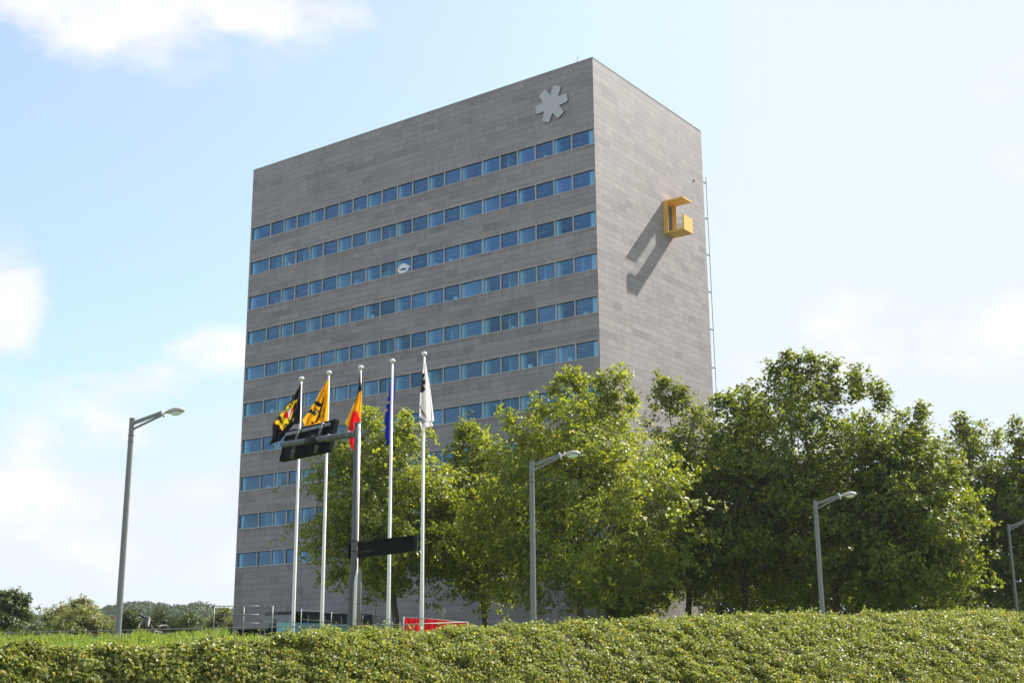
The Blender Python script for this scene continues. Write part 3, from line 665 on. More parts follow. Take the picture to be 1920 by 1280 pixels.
def p3(x, y):
    m = np.zeros(x.shape, int)
    m[inpoly(x, y, [(240, 100), (290, 100), (290, 398), (268, 396), (230, 440), (196, 560), (150, 600), (150, 500)])] = 1
    m[inpoly(x, y, [(165, 682), (230, 678), (236, 735), (268, 795), (290, 1300), (60, 1300), (104, 912), (132, 800)])] = 2
    return m
flag('flag', 'black, yellow and red striped flag drooping on the third pole', [(135, 262, 272), (300, 250, 281), (400, 230, 287), (500, 205, 288), (600, 165, 286), (700, 125, 282), (800, 75, 274), (855, 56, 270), (900, 92, 266), (912, 104, 264), (1020, 102, 262), (1100, 112, 210), (1180, 130, 190), (1222, 150, 178)], *Z4, 55.6, [M['c_yellow'], M['c_black'], M['c_red']], p3, 1.8)
def star(cx, cy, r, sq=.9): return [(cx + sq * (r if k % 2 == 0 else r * .42) * math.sin(k * math.pi / 5), cy - (r if k % 2 == 0 else r * .42) * math.cos(k * math.pi / 5)) for k in range(10)]
def p4(x, y):
    m = np.zeros(x.shape, int)
    for s in ((664, 558, 28), (640, 667, 27), (660, 458, 13)): m[inpoly(x, y, star(*s))] = 1
    return m
flag('flag', 'deep blue flag with yellow stars, wrapped against the fourth pole', [(90, 722, 742), (200, 702, 750), (300, 688, 755), (400, 668, 757), (450, 657, 754), (550, 645, 748), (650, 625, 742), (760, 612, 722), (830, 612, 712), (870, 630, 710), (1030, 612, 708), (1100, 632, 710), (1145, 628, 702), (1175, 630, 640)], *Z4, 55.35, [M['c_blue'], M['c_lion']], p4, 2.0, amp=.07, nx=80)
def p5(x, y):
    m = np.zeros(x.shape, int)
    m[inpoly(x, y, [(150, 378), (190, 372), (202, 392), (172, 462), (208, 464), (206, 530), (174, 538), (206, 590), (202, 615), (160, 650), (130, 640), (140, 500)])] = 1
    for P in ([(142, 832), (128, 848), (146, 862), (132, 878)], [(140, 928), (160, 888), (166, 930)], [(147, 915), (163, 912)], [(158, 965), (172, 915), (180, 955), (192, 925), (188, 978)], [(210, 955), (197, 975), (216, 985), (203, 1008)],
              [(124, 1050), (134, 975), (142, 1060)], [(128, 1025), (140, 1025)], [(146, 1075), (150, 1005), (168, 1080), (176, 1020)], [(160, 1095), (196, 1052)], [(180, 1030), (212, 1064)]): m[near_line(x, y, P, 4.6)] = 1
    return m
flag('flag', 'white flag with black emblem and lettering, drooping on the fifth pole', [(225, 190, 215), (370, 165, 240), (500, 152, 262), (640, 135, 283), (760, 130, 298), (850, 126, 308), (1000, 122, 325), (1048, 124, 332), (1056, 125, 298), (1085, 130, 300), (1115, 140, 318), (1128, 143, 300), (1140, 147, 230), (1180, 160, 205), (1212, 165, 200)], *Z5, 53.6, [M['c_white'], M['c_black']], p5, 1.6, amp=.09, nx=90, ny=260)

# ------------------------------------------------------------------ sign mast
YM = 32.0
Tm = at(670, 793, YM); bm = np.array([Tm[0], Tm[1], PLATEAU])
e = empty('sign_mast', bm, 'grey galvanised traffic mast with a side arm, seen from behind its signs', 'mast')
zsl = at(667, 1072, YM)[2]
m1 = MB(); lx = np.array([-.055, 0, 0]); m1.tube([bm + lx, bm + UP * .3 + lx, np.array([bm[0], bm[1], zsl - .16]) + lx, np.array([bm[0], bm[1], zsl + .1]), Tm], [.12, .076, .076, .078, .078], M['galv_dark'], 20); m1.build('pole', e, True)
m1 = MB(); m1.tube([Tm, Tm + UP * .015], .084, M['galv'], 20); m1.build('cap', e)
AD = np.array([-.64, .77, 0]); AD /= np.linalg.norm(AD); AN = np.array([AD[1], -AD[0], 0])   # arm direction, and its right hand normal (away from the camera)
a0 = at(668, 813, YM); a0 = np.array([Tm[0], Tm[1], a0[2]]); 
LA = (at(530, 833, YM + 2.35) - a0); LA = float(np.linalg.norm(LA[:2])); zr = at(530, 833, YM + 2.35)[2]
AD = np.array([*(at(530, 833, YM + 2.35) - a0)[:2], 0]); AD /= np.linalg.norm(AD); AN = np.array([AD[1], -AD[0], 0])
if AN[1] < 0: AN = -AN
a1 = a0 + AD * LA + UP * (zr - a0[2])
m1 = MB(); m1.tube([a0, a1], [.085, .078], M['galv_dark'], 18)
m1.build('arm', e, True)
m1 = MB()
for f in (.02, .1, .36): q = a0 + (a1 - a0) * f; m1.tube([q, q + AD * .03], .1, M['galv'], 18)
m1.build('arm_bands', e, True)
rc = np.random.default_rng(4); m1 = MB(); q0 = a0 + (a1 - a0) * .58
for k_ in range(5):
    pts = []
    for j in range(9):
        an = j / 8 * 2 * math.pi; pts.append(q0 + AD * (k_ * .09 - .2 + .05 * math.sin(an + k_)) + (UP * math.sin(an) + AN * math.cos(an)) * (.105 + .02 * rc.random()))
    m1.tube(pts, .02, M['black'], 6)
m1.build('cable_wrap', e)
m1 = MB(); pts = [Tm + [.05, -.1, -.15], Tm + [.16, -.12, -.3], Tm + [.17, -.1, -.8], Tm + [.12, -.1, -1.2]]; m1.tube(pts, .008, M['black'], 5); m1.build('loose_cable', e)
# hanging sign on the arm
TW = unit(UP * 1.0 + AN * .25); NW = np.cross(AD, TW); NW = unit(NW)
if NW[1] < 0: NW = -NW
def mast_sign(name, corner, wdt, hgt, dx, dup, dn, dep, parent, lab, edge=True):
    r_ = empty(name, corner, lab, 'road sign')
    m1 = MB(); m1.box(corner, dx * wdt, dup * hgt, dn * dep, M['signback'])
    fr = .05
    m1.box(corner - dn * .03, dx * wdt, dup * fr, dn * .027, M['signback']); m1.box(corner - dn * .03 + dup * (hgt - fr), dx * wdt, dup * fr, dn * .027, M['signback'])
    m1.box(corner - dn * .03 + dup * fr, dx * fr, dup * (hgt - 2 * fr), dn * .027, M['signback']); m1.box(corner - dn * .03 + dup * fr + dx * (wdt - fr), dx * fr, dup * (hgt - 2 * fr), dn * .027, M['signback'])
    m1.build('panel', r_)
    m1 = MB(); m1.box(corner + dn * (dep + .002), dx * wdt, dup * hgt, dn * .012, M['signface']); m1.build('sign_face', r_)
    return r_
axz = lambda px, py, Y: at(px, py, Y)
cbl = at(526, 862, YM + 2.75); cbr = at(619, 843, YM + 1.05)
dx = cbr - cbl; wd_ = np.linalg.norm(dx[:2]); dx = unit(np.array([*dx[:2], 0.]))
up_ = at(628, 786, YM + 1.05 + .22) - cbr; hg = np.linalg.norm(up_); dup = unit(up_ - dx * (up_ @ dx)); dn = np.cross(dx, dup); dn = dn if dn[1] > 0 else -dn
cbl = cbl - dx * .11
sg = mast_sign('traffic_sign', cbl + dn * .05, wd_, hg, dx, dup, dn, .10, None, 'black-backed road sign hanging tilted from the arm of the grey mast')
m1 = MB(); m1.bar(cbl + dup * (hg - .13) + dx * .06, cbl + dup * (hg - .13) + dx * (wd_ - .16), .05, .09, M['galv'], up=dup); m1.build('top_rail', sg)
for f in (.33, .80):
    m1 = MB(); q = cbl + dx * wd_ * f - dn * .06; m1.tube([q - dup * .05, q + dup * (hg - .06)], .045, M['galv_dark'], 12); m1.tube([q + dup * .12, q + dup * .16], .06, M['galv'], 12); m1.tube([q + dup * (hg - .14), q + dup * (hg - .08)], .065, M['galv'], 12); m1.build('bracket', sg, True)
# lower sign across the pole
c0 = at(653, 1043.5, YM + 1.0); c1 = at(778, 1033.6, YM - 1.1); dx2 = unit(np.array([*(c1 - c0)[:2], 0.])); w2 = np.linalg.norm((c1 - c0)[:2]); h2 = (at(778, 1003, YM - 1.1) - c1)[2]
dn2 = np.cross(dx2, UP); dn2 = dn2 if dn2[1] > 0 else -dn2
c0 = c0 + UP * ((c1[2] - c0[2]) * .5) - dx2 * .17
sg2 = mast_sign('direction_sign', c0 + dn2 * .13, w2, h2, dx2, UP, dn2, .07, None, 'long black direction sign strapped across the mast below its arm')
m1 = MB()
for z in (.07, h2 - .07):
    q = np.array([bm[0], bm[1], c0[2] + z]); m1.tube([q, q + UP * .03], .088, M['black'], 18)
    m1.bar(q + dn2 * .11, q + dn2 * .11 + dx2 * .6, .03, .035, M['black'])
m1.build('strap', sg2)
# second, shorter post beside the mast
p2b = at(674.5, 1062, YM - .25); e2b = empty('short_post', np.array([p2b[0], p2b[1], PLATEAU]), 'short grey post with a pointed cap right beside the sign mast', 'post')
q = np.array([p2b[0], p2b[1], 0]); m1 = MB(); m1.tube([q + UP * PLATEAU, q + UP * (p2b[2] - .18), q + UP * (p2b[2] - .0)], [.055, .055, .01], M['galv'], 12); m1.build('post', e2b, True)
m1 = MB(); m1.tube([q + UP * (1.5), q + UP * 1.53], .06, M['galv_dark'], 12); m1.build('collar', e2b)
# brick cabinet top at its foot
bx = empty('cabinet', at(675, 1190, YM - .6) * np.array([1, 1, 0]) + UP * PLATEAU, 'low cabinet with a notched brown top at the foot of the mast', 'cabinet')
t0 = at(664, 1176, YM - .6); m1 = MB(); m1.box(np.array([t0[0], t0[1], PLATEAU]), [.3, 0, 0], [0, .25, 0], UP * (t0[2] - PLATEAU), M['concrete']); m1.build('body', bx)
m1 = MB(); m1.box(np.array([t0[0] - .02, t0[1] - .02, t0[2] + .002]), [.34, 0, 0], [0, .29, 0], UP * .03, M['brick'])
for j in range(8): m1.box(np.array([t0[0] - .015 + j * .042, t0[1] - .02, t0[2] + .034]), [.025, 0, 0], [0, .29, 0], UP * .03, M['brick'])
m1.build('top', bx)

# ------------------------------------------------------------------ street lamps
def lamp_proto():
    e = empty('street_lamp', (0, 0, 0), 'x', 'street lamp', 'grey street lamps along the road')
    H_ = 8.6
    m1 = MB(); m1.tube([(0, 0, 0), (0, 0, H_ - .55), (0, 0, H_)], [.12, .098, .095], M['galv'], 12); m1.build('pole', e)
    m1 = MB()
    for z in (H_ - .62, H_ - .85): m1.tube([(0, 0, z), (0, 0, z + .025)], .115, M['galv_dark'], 12)
    m1.tube([(0, 0, H_), (0, 0, H_ + .03)], .105, M['galv_dark'], 12); m1.build('collar', e)
    m1 = MB(); m1.bar((.08, 0, H_ - .14), (1.16, 0, H_ + .24), .05, .13, M['galv']); m1.bar((.08, 0, H_ - .36), (1.16, 0, H_ + .15), .06, .07, M['galv']); m1.build('arm', e)
    m1 = MB(); m1.tube([(1.13, 0, H_ + .18), (1.19, 0, H_ + .20)], .155, M['lampglass'], 18); m1.build('flange', e)
    m1 = MB(); d = np.array([.98, 0, .10]); p0 = np.array([1.19, 0, H_ + .21]); pr = [(0, .06), (.10, .075), (.22, .12), (.40, .165), (.55, .165), (.70, .11), (.78, .04), (.80, .01)]
    m1.tube([p0 + d * s + UP * (.03 * math.sin(s * 4)) for s, r in pr], [r for s, r in pr], M['lamphead'], 16, flat=.72); h_ = m1.build('lamp_head', e, True)
    m1 = MB(); pr = [(.26, .05), (.36, .12), (.5, .135), (.62, .10), (.70, .03)]
    m1.tube([p0 + d * s - UP * .055 for s, r in pr], [r for s, r in pr], M['lampglass'], 14, flat=.75); m1.build('bowl', e, True)
    return e
L0 = lamp_proto()
def copy_tree(o, parent=None):
    c = o.copy(); COL.objects.link(c); c.parent = parent
    for ch in list(o.children): copy_tree(ch, c)
    return c
lamps = [(248, 784, 46.0, 'nearest tall grey street lamp, standing alone at the left in the grass'), (997, 863, 50.5, 'street lamp before the bushy trees right of the flagpoles'),
         (1528, 937, 60.0, 'street lamp in front of the dark tall trees on the right'), (1890, 982, 85.0, 'farthest street lamp, half hidden in leaves at the right end')]
for i, (px, py, Y, lb) in enumerate(lamps):
    o = L0 if i == 0 else copy_tree(L0)
    T = at(px, py, Y); o.location = (T[0], T[1], T[2] - 8.63); o.rotation_euler = (0, 0, R(-4 if i < 3 else 8)); o['label'] = lb

# ------------------------------------------------------------------ railings
def rail_line(pts, Y): return [at(x, y, Y) for x, y in pts]
def railing(label, pts, posts, zb=PLATEAU, r=.022, name='railing'):
    """pts: [(px, py, Y)] along the hand rail; posts: px list"""
    P = [at(*p) for p in pts]; xs = [p[0] for p in pts]
    e = empty(name, np.array([P[0][0], P[0][1], zb]), label, 'railing')
    m1 = MB(); m1.tube(P, r, M['steel'], 8); m1.build('handrail', e, True)
    for px in posts:
        y = np.interp(px, xs, [p[1] for p in pts]); Y = np.interp(px, xs, [p[2] for p in pts]); q = at(px, y, Y); m1 = MB(); m1.box(np.array([q[0] - .022, q[1] - .02, zb - .2]), [.044, 0, 0], [0, .04, 0], UP * (q[2] - zb + .19), M['steel']); m1.build('post', e)
    return e
railing('long steel handrail, upper and farther of the two behind the grass', [(-150, 1189, 50), (0, 1186, 50), (215, 1181.3, 51), (401, 1177, 52), (520, 1174.6, 53), (757, 1170, 55), (876, 1165.8, 56)], [22, 130, 240, 345, 488, 633, 700, 764, 872])
railing('lower steel handrail running in front of the other in the grass', [(-150, 1197, 46), (0, 1193.5, 46), (215, 1188.7, 46.5), (271, 1188, 47), (401, 1184, 48), (409, 1183.5, 48)], [68, 192, 310, 402.5, 408])
fr = empty('tube_frame', at(402, 1249, 52) * np.array([1, 1, 0]) + UP * PLATEAU, 'tall open steel tube frame left of the glass entrance', 'frame')
for px in (402, 457.5, 511.5):
    q = at(px, 1135, 52); m1 = MB(); m1.tube([np.array([q[0], q[1], PLATEAU]), q], .025, M['steel'], 8); m1.build('post', fr, True)
for y in (1135.2, 1151.2, 1167.3):
    m1 = MB(); m1.tube([at(402, y, 52), at(486, y + .3, 52)], .015, M['steel'], 8); m1.tube([at(500, y + .3, 52), at(511.5, y + .5, 52)], .015, M['steel'], 8); m1.build('crossbar', fr, True)
cr = empty('cable_railing', at(565, 1249, 70) * np.array([1, 1, 0]) + UP * PLATEAU, 'slender cable railing with thin steel posts before the glass entrance', 'railing')
cpx = [(565, 1141, 66), (621.5, 1146.5, 70), (680, 1151, 74), (740, 1155, 78)]
for px, py, Y in cpx:
    q = at(px, py, Y); m1 = MB(); m1.tube([np.array([q[0], q[1], PLATEAU]), q], .022, M['steel'], 8); m1.build('post', cr, True)
m1 = MB()
for k_ in (0.05, .5): m1.tube([at(*p) - UP * k_ for p in cpx], .006, M['steel'], 5)
m1.build('cable', cr)
# assembly point sign
sp = at(704, 1134, 88); e = empty('pictogram_sign', np.array([sp[0], sp[1], PLATEAU]), 'small white square sign with a green round pictogram', 'sign')
m1 = MB(); m1.box(sp + [-.19, 0, -.22], [.38, 0, 0], [0, .04, 0], UP * .44, M['white']); m1.build('panel', e)
m1 = MB(); m1.prism([sp + [.13 * math.cos(t), -.003, .13 * math.sin(t) + .01] for t in np.linspace(0, 6.2832, 17)[:-1]], np.array([0, -.004, 0]), M['green'])
m1.prism([sp + [x, -.009, z] for x, z in ((0, .10), (-.05, 0), (-.05, -.05), (0, -.08), (.05, -.05), (.05, 0))], np.array([0, -.003, 0]), M['white']); m1.build('pictogram', e)
m1 = MB(); m1.tube([np.array([sp[0], sp[1] + .06, PLATEAU]), sp + [0, .06, .1]], .03, M['galv'], 8); m1.build('post', e)
# red banner
bn = empty('banner', at(757, 1249, 60) * np.array([1, 1, 0]) + UP * PLATEAU, 'red cloth banner stretched on posts behind the bank', 'banner')
bp = [(757, 1157.2, 60), (780, 1158.3, 60.3), (805, 1159.6, 60.6), (830, 1162, 61), (850, 1164.2, 61.4), (863, 1165.2, 61.7), (876.5, 1166, 62)]
bx_ = [p[0] for p in bp]; V = []; F = []; nx, nz = 60, 14
for i in range(nx + 1):
    px = 757.5 + (876 - 757.5) * i / nx; py = np.interp(px, bx_, [p[1] for p in bp]); Y = np.interp(px, bx_, [p[2] for p in bp]); T = at(px, py, Y)
    for j in range(nz + 1):
        f = j / nz; V.append([T[0], T[1] + .05 * math.sin(i * .55 + 3 * f) * math.sin(math.pi * i / nx) + .03 * math.sin(i * 1.3 - 5 * f), T[2] * (1 - f) + .9 * f])
for i in range(nx):
    for j in range(nz): a = i * (nz + 1) + j; F.append([a, a + 1, a + nz + 2, a + nz + 1])
np_mesh('cloth', V, F, [M['c_red']], bn, smooth=True)
m1 = MB(); m1.tube([at(*p) + UP * .01 for p in bp], .012, M['galv'], 6); m1.build('rope', bn)
for p in (bp[0], bp[-1]): q = at(*p); m1 = MB(); m1.tube([np.array([q[0], q[1], PLATEAU]), q + UP * .04], .035, M['polewhite'], 8); m1.build('post', bn)

# ------------------------------------------------------------------ bronze bull with rider
def skin_fig(name, pts, edges, parent, m, sub=2):
    me = bpy.data.meshes.new(name); off = wloc(parent)
    me.from_pydata([tuple(np.array(p[:3]) - off) for p in pts], edges, []); me.materials.append(m)
    o = bpy.data.objects.new(name, me); COL.objects.link(o); o.parent = parent
    sk = o.modifiers.new('skin', 'SKIN'); lay = me.skin_vertices[0] if me.skin_vertices else None
    if lay is None:
        import bmesh
        bm = bmesh.new(); bm.from_mesh(me); bm.verts.layers.skin.verify(); bm.to_mesh(me); bm.free(); lay = me.skin_vertices[0]
    for i, p in enumerate(pts):
        rr = p[3]; lay.data[i].radius = (rr, rr)
    lay.data[0].use_root = True; sk.use_smooth_shade = True
    s2 = o.modifiers.new('sub', 'SUBSURF'); s2.levels = sub; s2.render_levels = sub
    return o
SY = 60.0
S0 = at(272, 1249, SY); sx = S0[0]
def SP(px, py, dy=0): v = at(px, py, SY + dy); return v
e = empty('bull_statue', np.array([sx, SY, PLATEAU]), 'dark bronze bull with curved horns carrying a rider, behind the railings', 'statue')
def s3(px, py, r, dy=0): v = SP(px, py, dy); return (v[0], v[1], v[2], r)
bull = [s3(275, 1192, .34, 1.2), s3(274, 1180, .36, .6), s3(273.5, 1172, .27, .25), s3(275, 1164, .19, 0), s3(277, 1158, .16, -.15), s3(277.5, 1165, .13, -.45), s3(276, 1173, .10, -.7), s3(275.5, 1178, .085, -.8),
        s3(278, 1192, .36, 2.0), s3(282, 1194, .30, 2.8)]
be = [(0, 1), (1, 2), (2, 3), (3, 4), (4, 5), (5, 6), (6, 7), (0, 8), (8, 9)]
i0 = len(bull)
for sgn in (-1, 1):
    for (yy, root) in ((1.0, 0), (2.8, 9)):
        b0 = SP(275 + sgn * 7, 1200, yy); bull += [(b0[0], b0[1], b0[2], .16), (b0[0], b0[1] - .05, b0[2] - .42, .09), (b0[0], b0[1], PLATEAU + .05, .08)]
        be += [(root, i0), (i0, i0 + 1), (i0 + 1, i0 + 2)]; i0 += 3
bull += [s3(264, 1160, .03, -.05), s3(261, 1155, .03, -.05), s3(292, 1166, .03, -.05)]
skin_fig('bull', bull[:-3], be, e, M['bronze'])
hn = MB()
hl = [(273, 1157.5, .06), (269, 1156, .06), (264, 1153, .052), (261.3, 1149, .042), (262, 1144.5, .032), (264, 1141.5, .02), (267.5, 1139.3, .006)]
hr_ = [(279, 1161, .06), (284, 1164, .06), (289, 1166.5, .052), (294, 1165, .042), (297.3, 1160.5, .032), (298.6, 1156, .02), (298.8, 1152.5, .006)]
for h_ in (hl, hr_):
    m1 = MB(); m1.tube([SP(x, y, -.1) for x, y, r in h_], [r for x, y, r in h_], M['bronze'], 10); m1.build('horn', e, True)
for pp in ([(268, 1159), (264.5, 1160), (266, 1155)], [(283, 1165), (286, 1169), (281, 1169)]):
    m1 = MB(); m1.prism([SP(x, y, -.05) for x, y in pp], np.array([0, .04, 0]), M['bronze']); m1.build('ear', e)
rid = [s3(305, 1186, .17, 1.6), s3(308, 1180, .17, 1.5), s3(309, 1174, .16, 1.4), s3(309, 1168.5, .08, 1.3), s3(308.5, 1165, .14, 1.25), s3(308.3, 1160.5, .13, 1.25),
       s3(303, 1172.5, .075, 1.1), s3(297, 1175, .055, .8), s3(292, 1172, .045, .5), s3(314, 1175, .075, 1.5), s3(317.5, 1182, .055, 1.6), s3(316, 1188, .045, 1.6),
       s3(298, 1187, .12, 1.0), s3(289, 1183, .09, .6), s3(287, 1192, .06, .5), s3(312, 1192, .12, 1.9)]
re_ = [(0, 1), (1, 2), (2, 3), (3, 4), (4, 5), (2, 6), (6, 7), (7, 8), (2, 9), (9, 10), (10, 11), (0, 12), (12, 13), (13, 14), (0, 15)]
skin_fig('rider', rid, re_, e, M['bronze'])
m1 = MB(); m1.box(np.array([sx - .9, SY - 1, PLATEAU - .3]), [1.9, 0, 0], [0, 4.4, 0], UP * .34, M['concrete']); m1.build('plinth', e)

# ------------------------------------------------------------------ trees
LM1 = leaf_mat('plane_leaves_light', [(0, (.14, .18, .02)), (.35, (.21, .25, .027)), (.7, (.28, .31, .036)), (.93, (.34, .35, .05)), (1, (.38, .32, .05))], trans=.50, rough=.48, spec=.4)
LM2 = leaf_mat('plane_leaves_dark', [(0, (.09, .12, .015)), (.4, (.152, .19, .022)), (.8, (.23, .255, .032)), (.95, (.19, .21, .035)), (1, (.28, .20, .05))], trans=.48, rough=.48, spec=.4)
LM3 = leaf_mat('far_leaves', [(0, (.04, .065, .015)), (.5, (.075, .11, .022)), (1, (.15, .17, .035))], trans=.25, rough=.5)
LM4 = leaf_mat('far_yellowish_leaves', [(0, (.13, .15, .04)), (.5, (.20, .215, .06)), (1, (.30, .29, .10))], trans=.3, rough=.5)
PROF = [(0, .35), (.1, .72), (.25, .95), (.42, 1.0), (.6, .9), (.78, .66), (.9, .42), (1.0, .12)]
def tree(name, label, px, Y, ytop, ybot, hw, trunk_px, n_cl, n_lf, lsize, seed, lm, cat='tree', group=None, prof=PROF, lean=0.0, spires=(), csig=.52, depth=.9, tr=.22):
    n_cl = int(n_cl * .75)
    rng = np.random.default_rng(seed)
    top = at(px, ytop, Y)[2]; bot = at(px, ybot, Y)[2]; cx = at(px, (ytop + ybot) / 2, Y)[0]; Rw = hw * Y / F_PX; bx_ = at(trunk_px, 1150, Y)[0]
    H_ = top - bot; e = empty(name, (bx_, Y, PLATEAU), label, cat, group)
    pt = [p[0] for p in prof]; pr = [p[1] for p in prof]
    ph0 = rng.uniform(0, 6.28, 8)
    def env(t, a):
        nz = 1 + .16 * np.sin(2 * a + ph0[0] + 3 * t) + .12 * np.sin(3 * a + ph0[1] - 7 * t) + .10 * np.sin(5 * a + ph0[2] + 11 * t) + .07 * np.sin(7 * a + 17 * t + ph0[3])
        return np.interp(t, pt, pr) * nz
    # cluster centres
    T = rng.beta(1.25, 1.25, n_cl * 3); acc = rng.random(len(T)) < np.interp(T, pt, pr) ** 1.3; T = T[acc][:n_cl]; n = len(T)
    A = rng.uniform(0, 2 * math.pi, n); rho = rng.random(n) ** .42; rr = env(T, A) * rho
    cxs = cx + lean * (T - .4) * Rw
    C = np.stack([cxs + Rw * rr * np.cos(A), Y + Rw * depth * rr * np.sin(A), bot + H_ * T], 1)
    C[:, 2] += .35 * np.sin(A * 3 + T * 20)
    for (sx_, sy_, k_) in spires:             # leading shoots standing above the crown
        q = at(sx_, sy_, Y)
        for j in range(k_): C = np.vstack([C, q + np.array([rng.normal() * .18, rng.normal() * .25, -j * .42])])
    n = len(C)
    # leaves: each cluster holds a dozen sprays, each spray a handful of leaves that lie in nearly the same way
    npl = 8; nspr = max(3, int(n_lf * 1.6) // (n * npl))
    cen = np.repeat(C, nspr, 0); sg_ = np.repeat(rng.uniform(.6, 1.3, n), nspr)[:, None]
    off = np.clip(rng.normal(size=(len(cen), 3)), -1.9, 1.9) * np.array([1, 1, .62]) * csig * sg_
    ow = unit(cen - np.array([cx, Y, bot + .25 * H_])); off = off + ow * (off * ow).sum(1, keepdims=True) * .6
    nsp = sum(s_[2] for s_ in spires) * nspr
    if nsp: off[-nsp:] *= .55
    SC = cen + off; outw = unit(SC - np.array([cx, Y, bot + .4 * H_])); SN = unit(outw * .55 + np.array([0, 0, .6]) + rng.normal(size=SC.shape) * .5)
    P = np.repeat(SC, npl, 0); SNr = np.repeat(SN, npl, 0); o3 = rng.normal(size=P.shape) * lsize * .85
    o3 = o3 - SNr * (o3 * SNr).sum(1, keepdims=True) * .6; P = P + o3
    N = unit(SNr + rng.normal(size=P.shape) * .34)
    v, f = leaves(P, N, lsize * 1.05 * rng.uniform(.6, 1.25, len(P)), rng, .95, .12)
    np_mesh('crown', v, f, [lm], e)
    # trunk, limbs and twigs
    m1 = MB(); B = np.array([bx_, Y, PLATEAU - .1]); K = np.array([bx_ * .6 + cx * .4, Y, bot + H_ * .28]); Tp = np.array([cx + lean * .4 * Rw, Y, bot + H_ * .86])
    tk = [B, B * .7 + K * .3 + rng.normal(size=3) * [.05, .05, 0], B * .35 + K * .65 + rng.normal(size=3) * [.08, .08, 0], K, K * .6 + Tp * .4 + rng.normal(size=3) * [.2, .2, 0], K * .25 + Tp * .75 + rng.normal(size=3) * [.2, .2, 0], Tp]
    m1.tube(tk, [tr * 1.25, tr, tr * .9, tr * .75, tr * .5, tr * .28, tr * .08], M['bark'], 9)
    limb_pts = []
    for i in range(22):
        t0 = rng.uniform(.0, .8); st = K + (Tp - K) * t0 if rng.random() > .3 else K + (B - K) * rng.uniform(0, .18); a = rng.uniform(0, 6.28); tt = np.clip((st[2] - bot) / H_ + rng.uniform(.15, .38), .12, .95)
        re = .82 * env(tt, a) * Rw; en = np.array([cx + lean * (tt - .4) * Rw + re * math.cos(a), Y + re * depth * math.sin(a), bot + H_ * tt])
        mid = (st + en) / 2 + np.array([0, 0, -.06 * np.linalg.norm(en - st)]) + rng.normal(size=3) * .25
        pts = [st * (1 - q) ** 2 + 2 * mid * q * (1 - q) + en * q * q for q in np.linspace(0, 1, 6)]; r0 = tr * .42 * (1 - .6 * t0)
        m1.tube(pts, list(np.linspace(r0, .02, 6)), M['bark'], 6, cap=False); limb_pts += pts[2:]
    LP = np.array(limb_pts + tk[3:])
    for c in C[::2]:
        d = np.linalg.norm(LP - c, axis=1); q = LP[np.argmin(d)]; m1.tube([q, (q + c) / 2 + rng.normal(size=3) * .1 - UP * .1, c], [.03, .02, .01], M['bark'], 3, cap=False)
    m1.build('trunk', e, True)
    return e
GP = 'plane trees in front of the tower'
tree('plane_tree', 'bushy bright green plane tree behind the flagpoles with a clear dark trunk', 715, 84, 790, 1112, 142, 745, 430, 33000, .19, 101, LM1, group=GP, spires=((690, 772, 3), (762, 778, 4), (800, 800, 2)))
tree('plane_tree', 'narrow plane tree squeezed between the two bushy ones left of the second lamp', 890, 89, 808, 1135, 106, 912, 330, 25000, .19, 102, LM1, group=GP, spires=((868, 796, 4), (885, 800, 3), (905, 812, 2)))
tree('plane_tree', 'widest bright plane tree, spreading behind the second street lamp', 1080, 80, 735, 1140, 212, 1088, 620, 48000, .185, 103, LM1, group=GP, lean=.1, spires=((1158, 692, 7), (1130, 712, 4), (1070, 698, 2), (1092, 708, 6), (1048, 712, 4), (1010, 758, 3), (960, 780, 3), (1190, 740, 3)))
tree('plane_tree', 'plane tree with twin pointed tips just in front of the tower corner', 1290, 90, 750, 1128, 128, 1290, 330, 25000, .19, 104, LM2, group=GP, spires=((1236, 706, 6), (1262, 722, 5), (1278, 735, 3)))
tree('plane_tree', 'dark plane tree filling the gap right of the tower', 1388, 87, 756, 1145, 132, 1400, 340, 27000, .2, 105, LM2, group=GP, spires=((1345, 748, 3), (1372, 746, 3), (1398, 744, 3), (1425, 760, 3)))
tree('plane_tree', 'tallest dark plane tree right of the tower with a high ragged top', 1545, 84, 686, 1150, 178, 1570, 560, 42000, .2, 106, LM2, group=GP, lean=-.55, spires=((1478, 664, 5), (1450, 690, 4), (1500, 680, 5), (1528, 670, 6), (1560, 684, 5), (1600, 700, 5)))
tree('plane_tree', 'broad plane tree right of the tallest one, sunlit on its right edge', 1705, 80, 765, 1150, 135, 1700, 420, 34000, .2, 107, LM2, group=GP, lean=-.25, spires=((1650, 722, 4), (1725, 765, 4), (1620, 705, 3)))
tree('plane_tree', 'plane tree with a forked trunk seen low at the right', 1830, 93, 795, 1140, 98, 1805, 300, 24000, .2, 108, LM2, group=GP, spires=((1810, 784, 4), (1865, 818, 2)))
tree('plane_tree', 'last plane tree, cut by the right edge of the picture', 1940, 90, 808, 1140, 85, 1940, 260, 21000, .2, 109, LM2, group=GP, spires=((1908, 794, 5),))
GB = 'trees of the second row in deep shade'
for i, (px, yt, hw, tp, Y, lb) in enumerate([(1180, 1000, 80, 1185, 98, 'small shaded tree between the widest and the twin-tipped tree'), (1460, 900, 110, 1470, 104, 'shaded second row tree left of the third lamp'), (1610, 880, 110, 1620, 106, 'shaded second row tree right of the third lamp'), (1760, 880, 110, 1750, 108, 'shaded second row tree behind the forked trunk'), (2060, 800, 110, 2060, 100, 'tree standing just beyond the right edge')]):
    tree('plane_tree', lb, px, Y, yt, 1165, hw, tp, 150, 9000, .28, 130 + i, LM2, group=GB)
GF = 'distant trees at the left horizon'
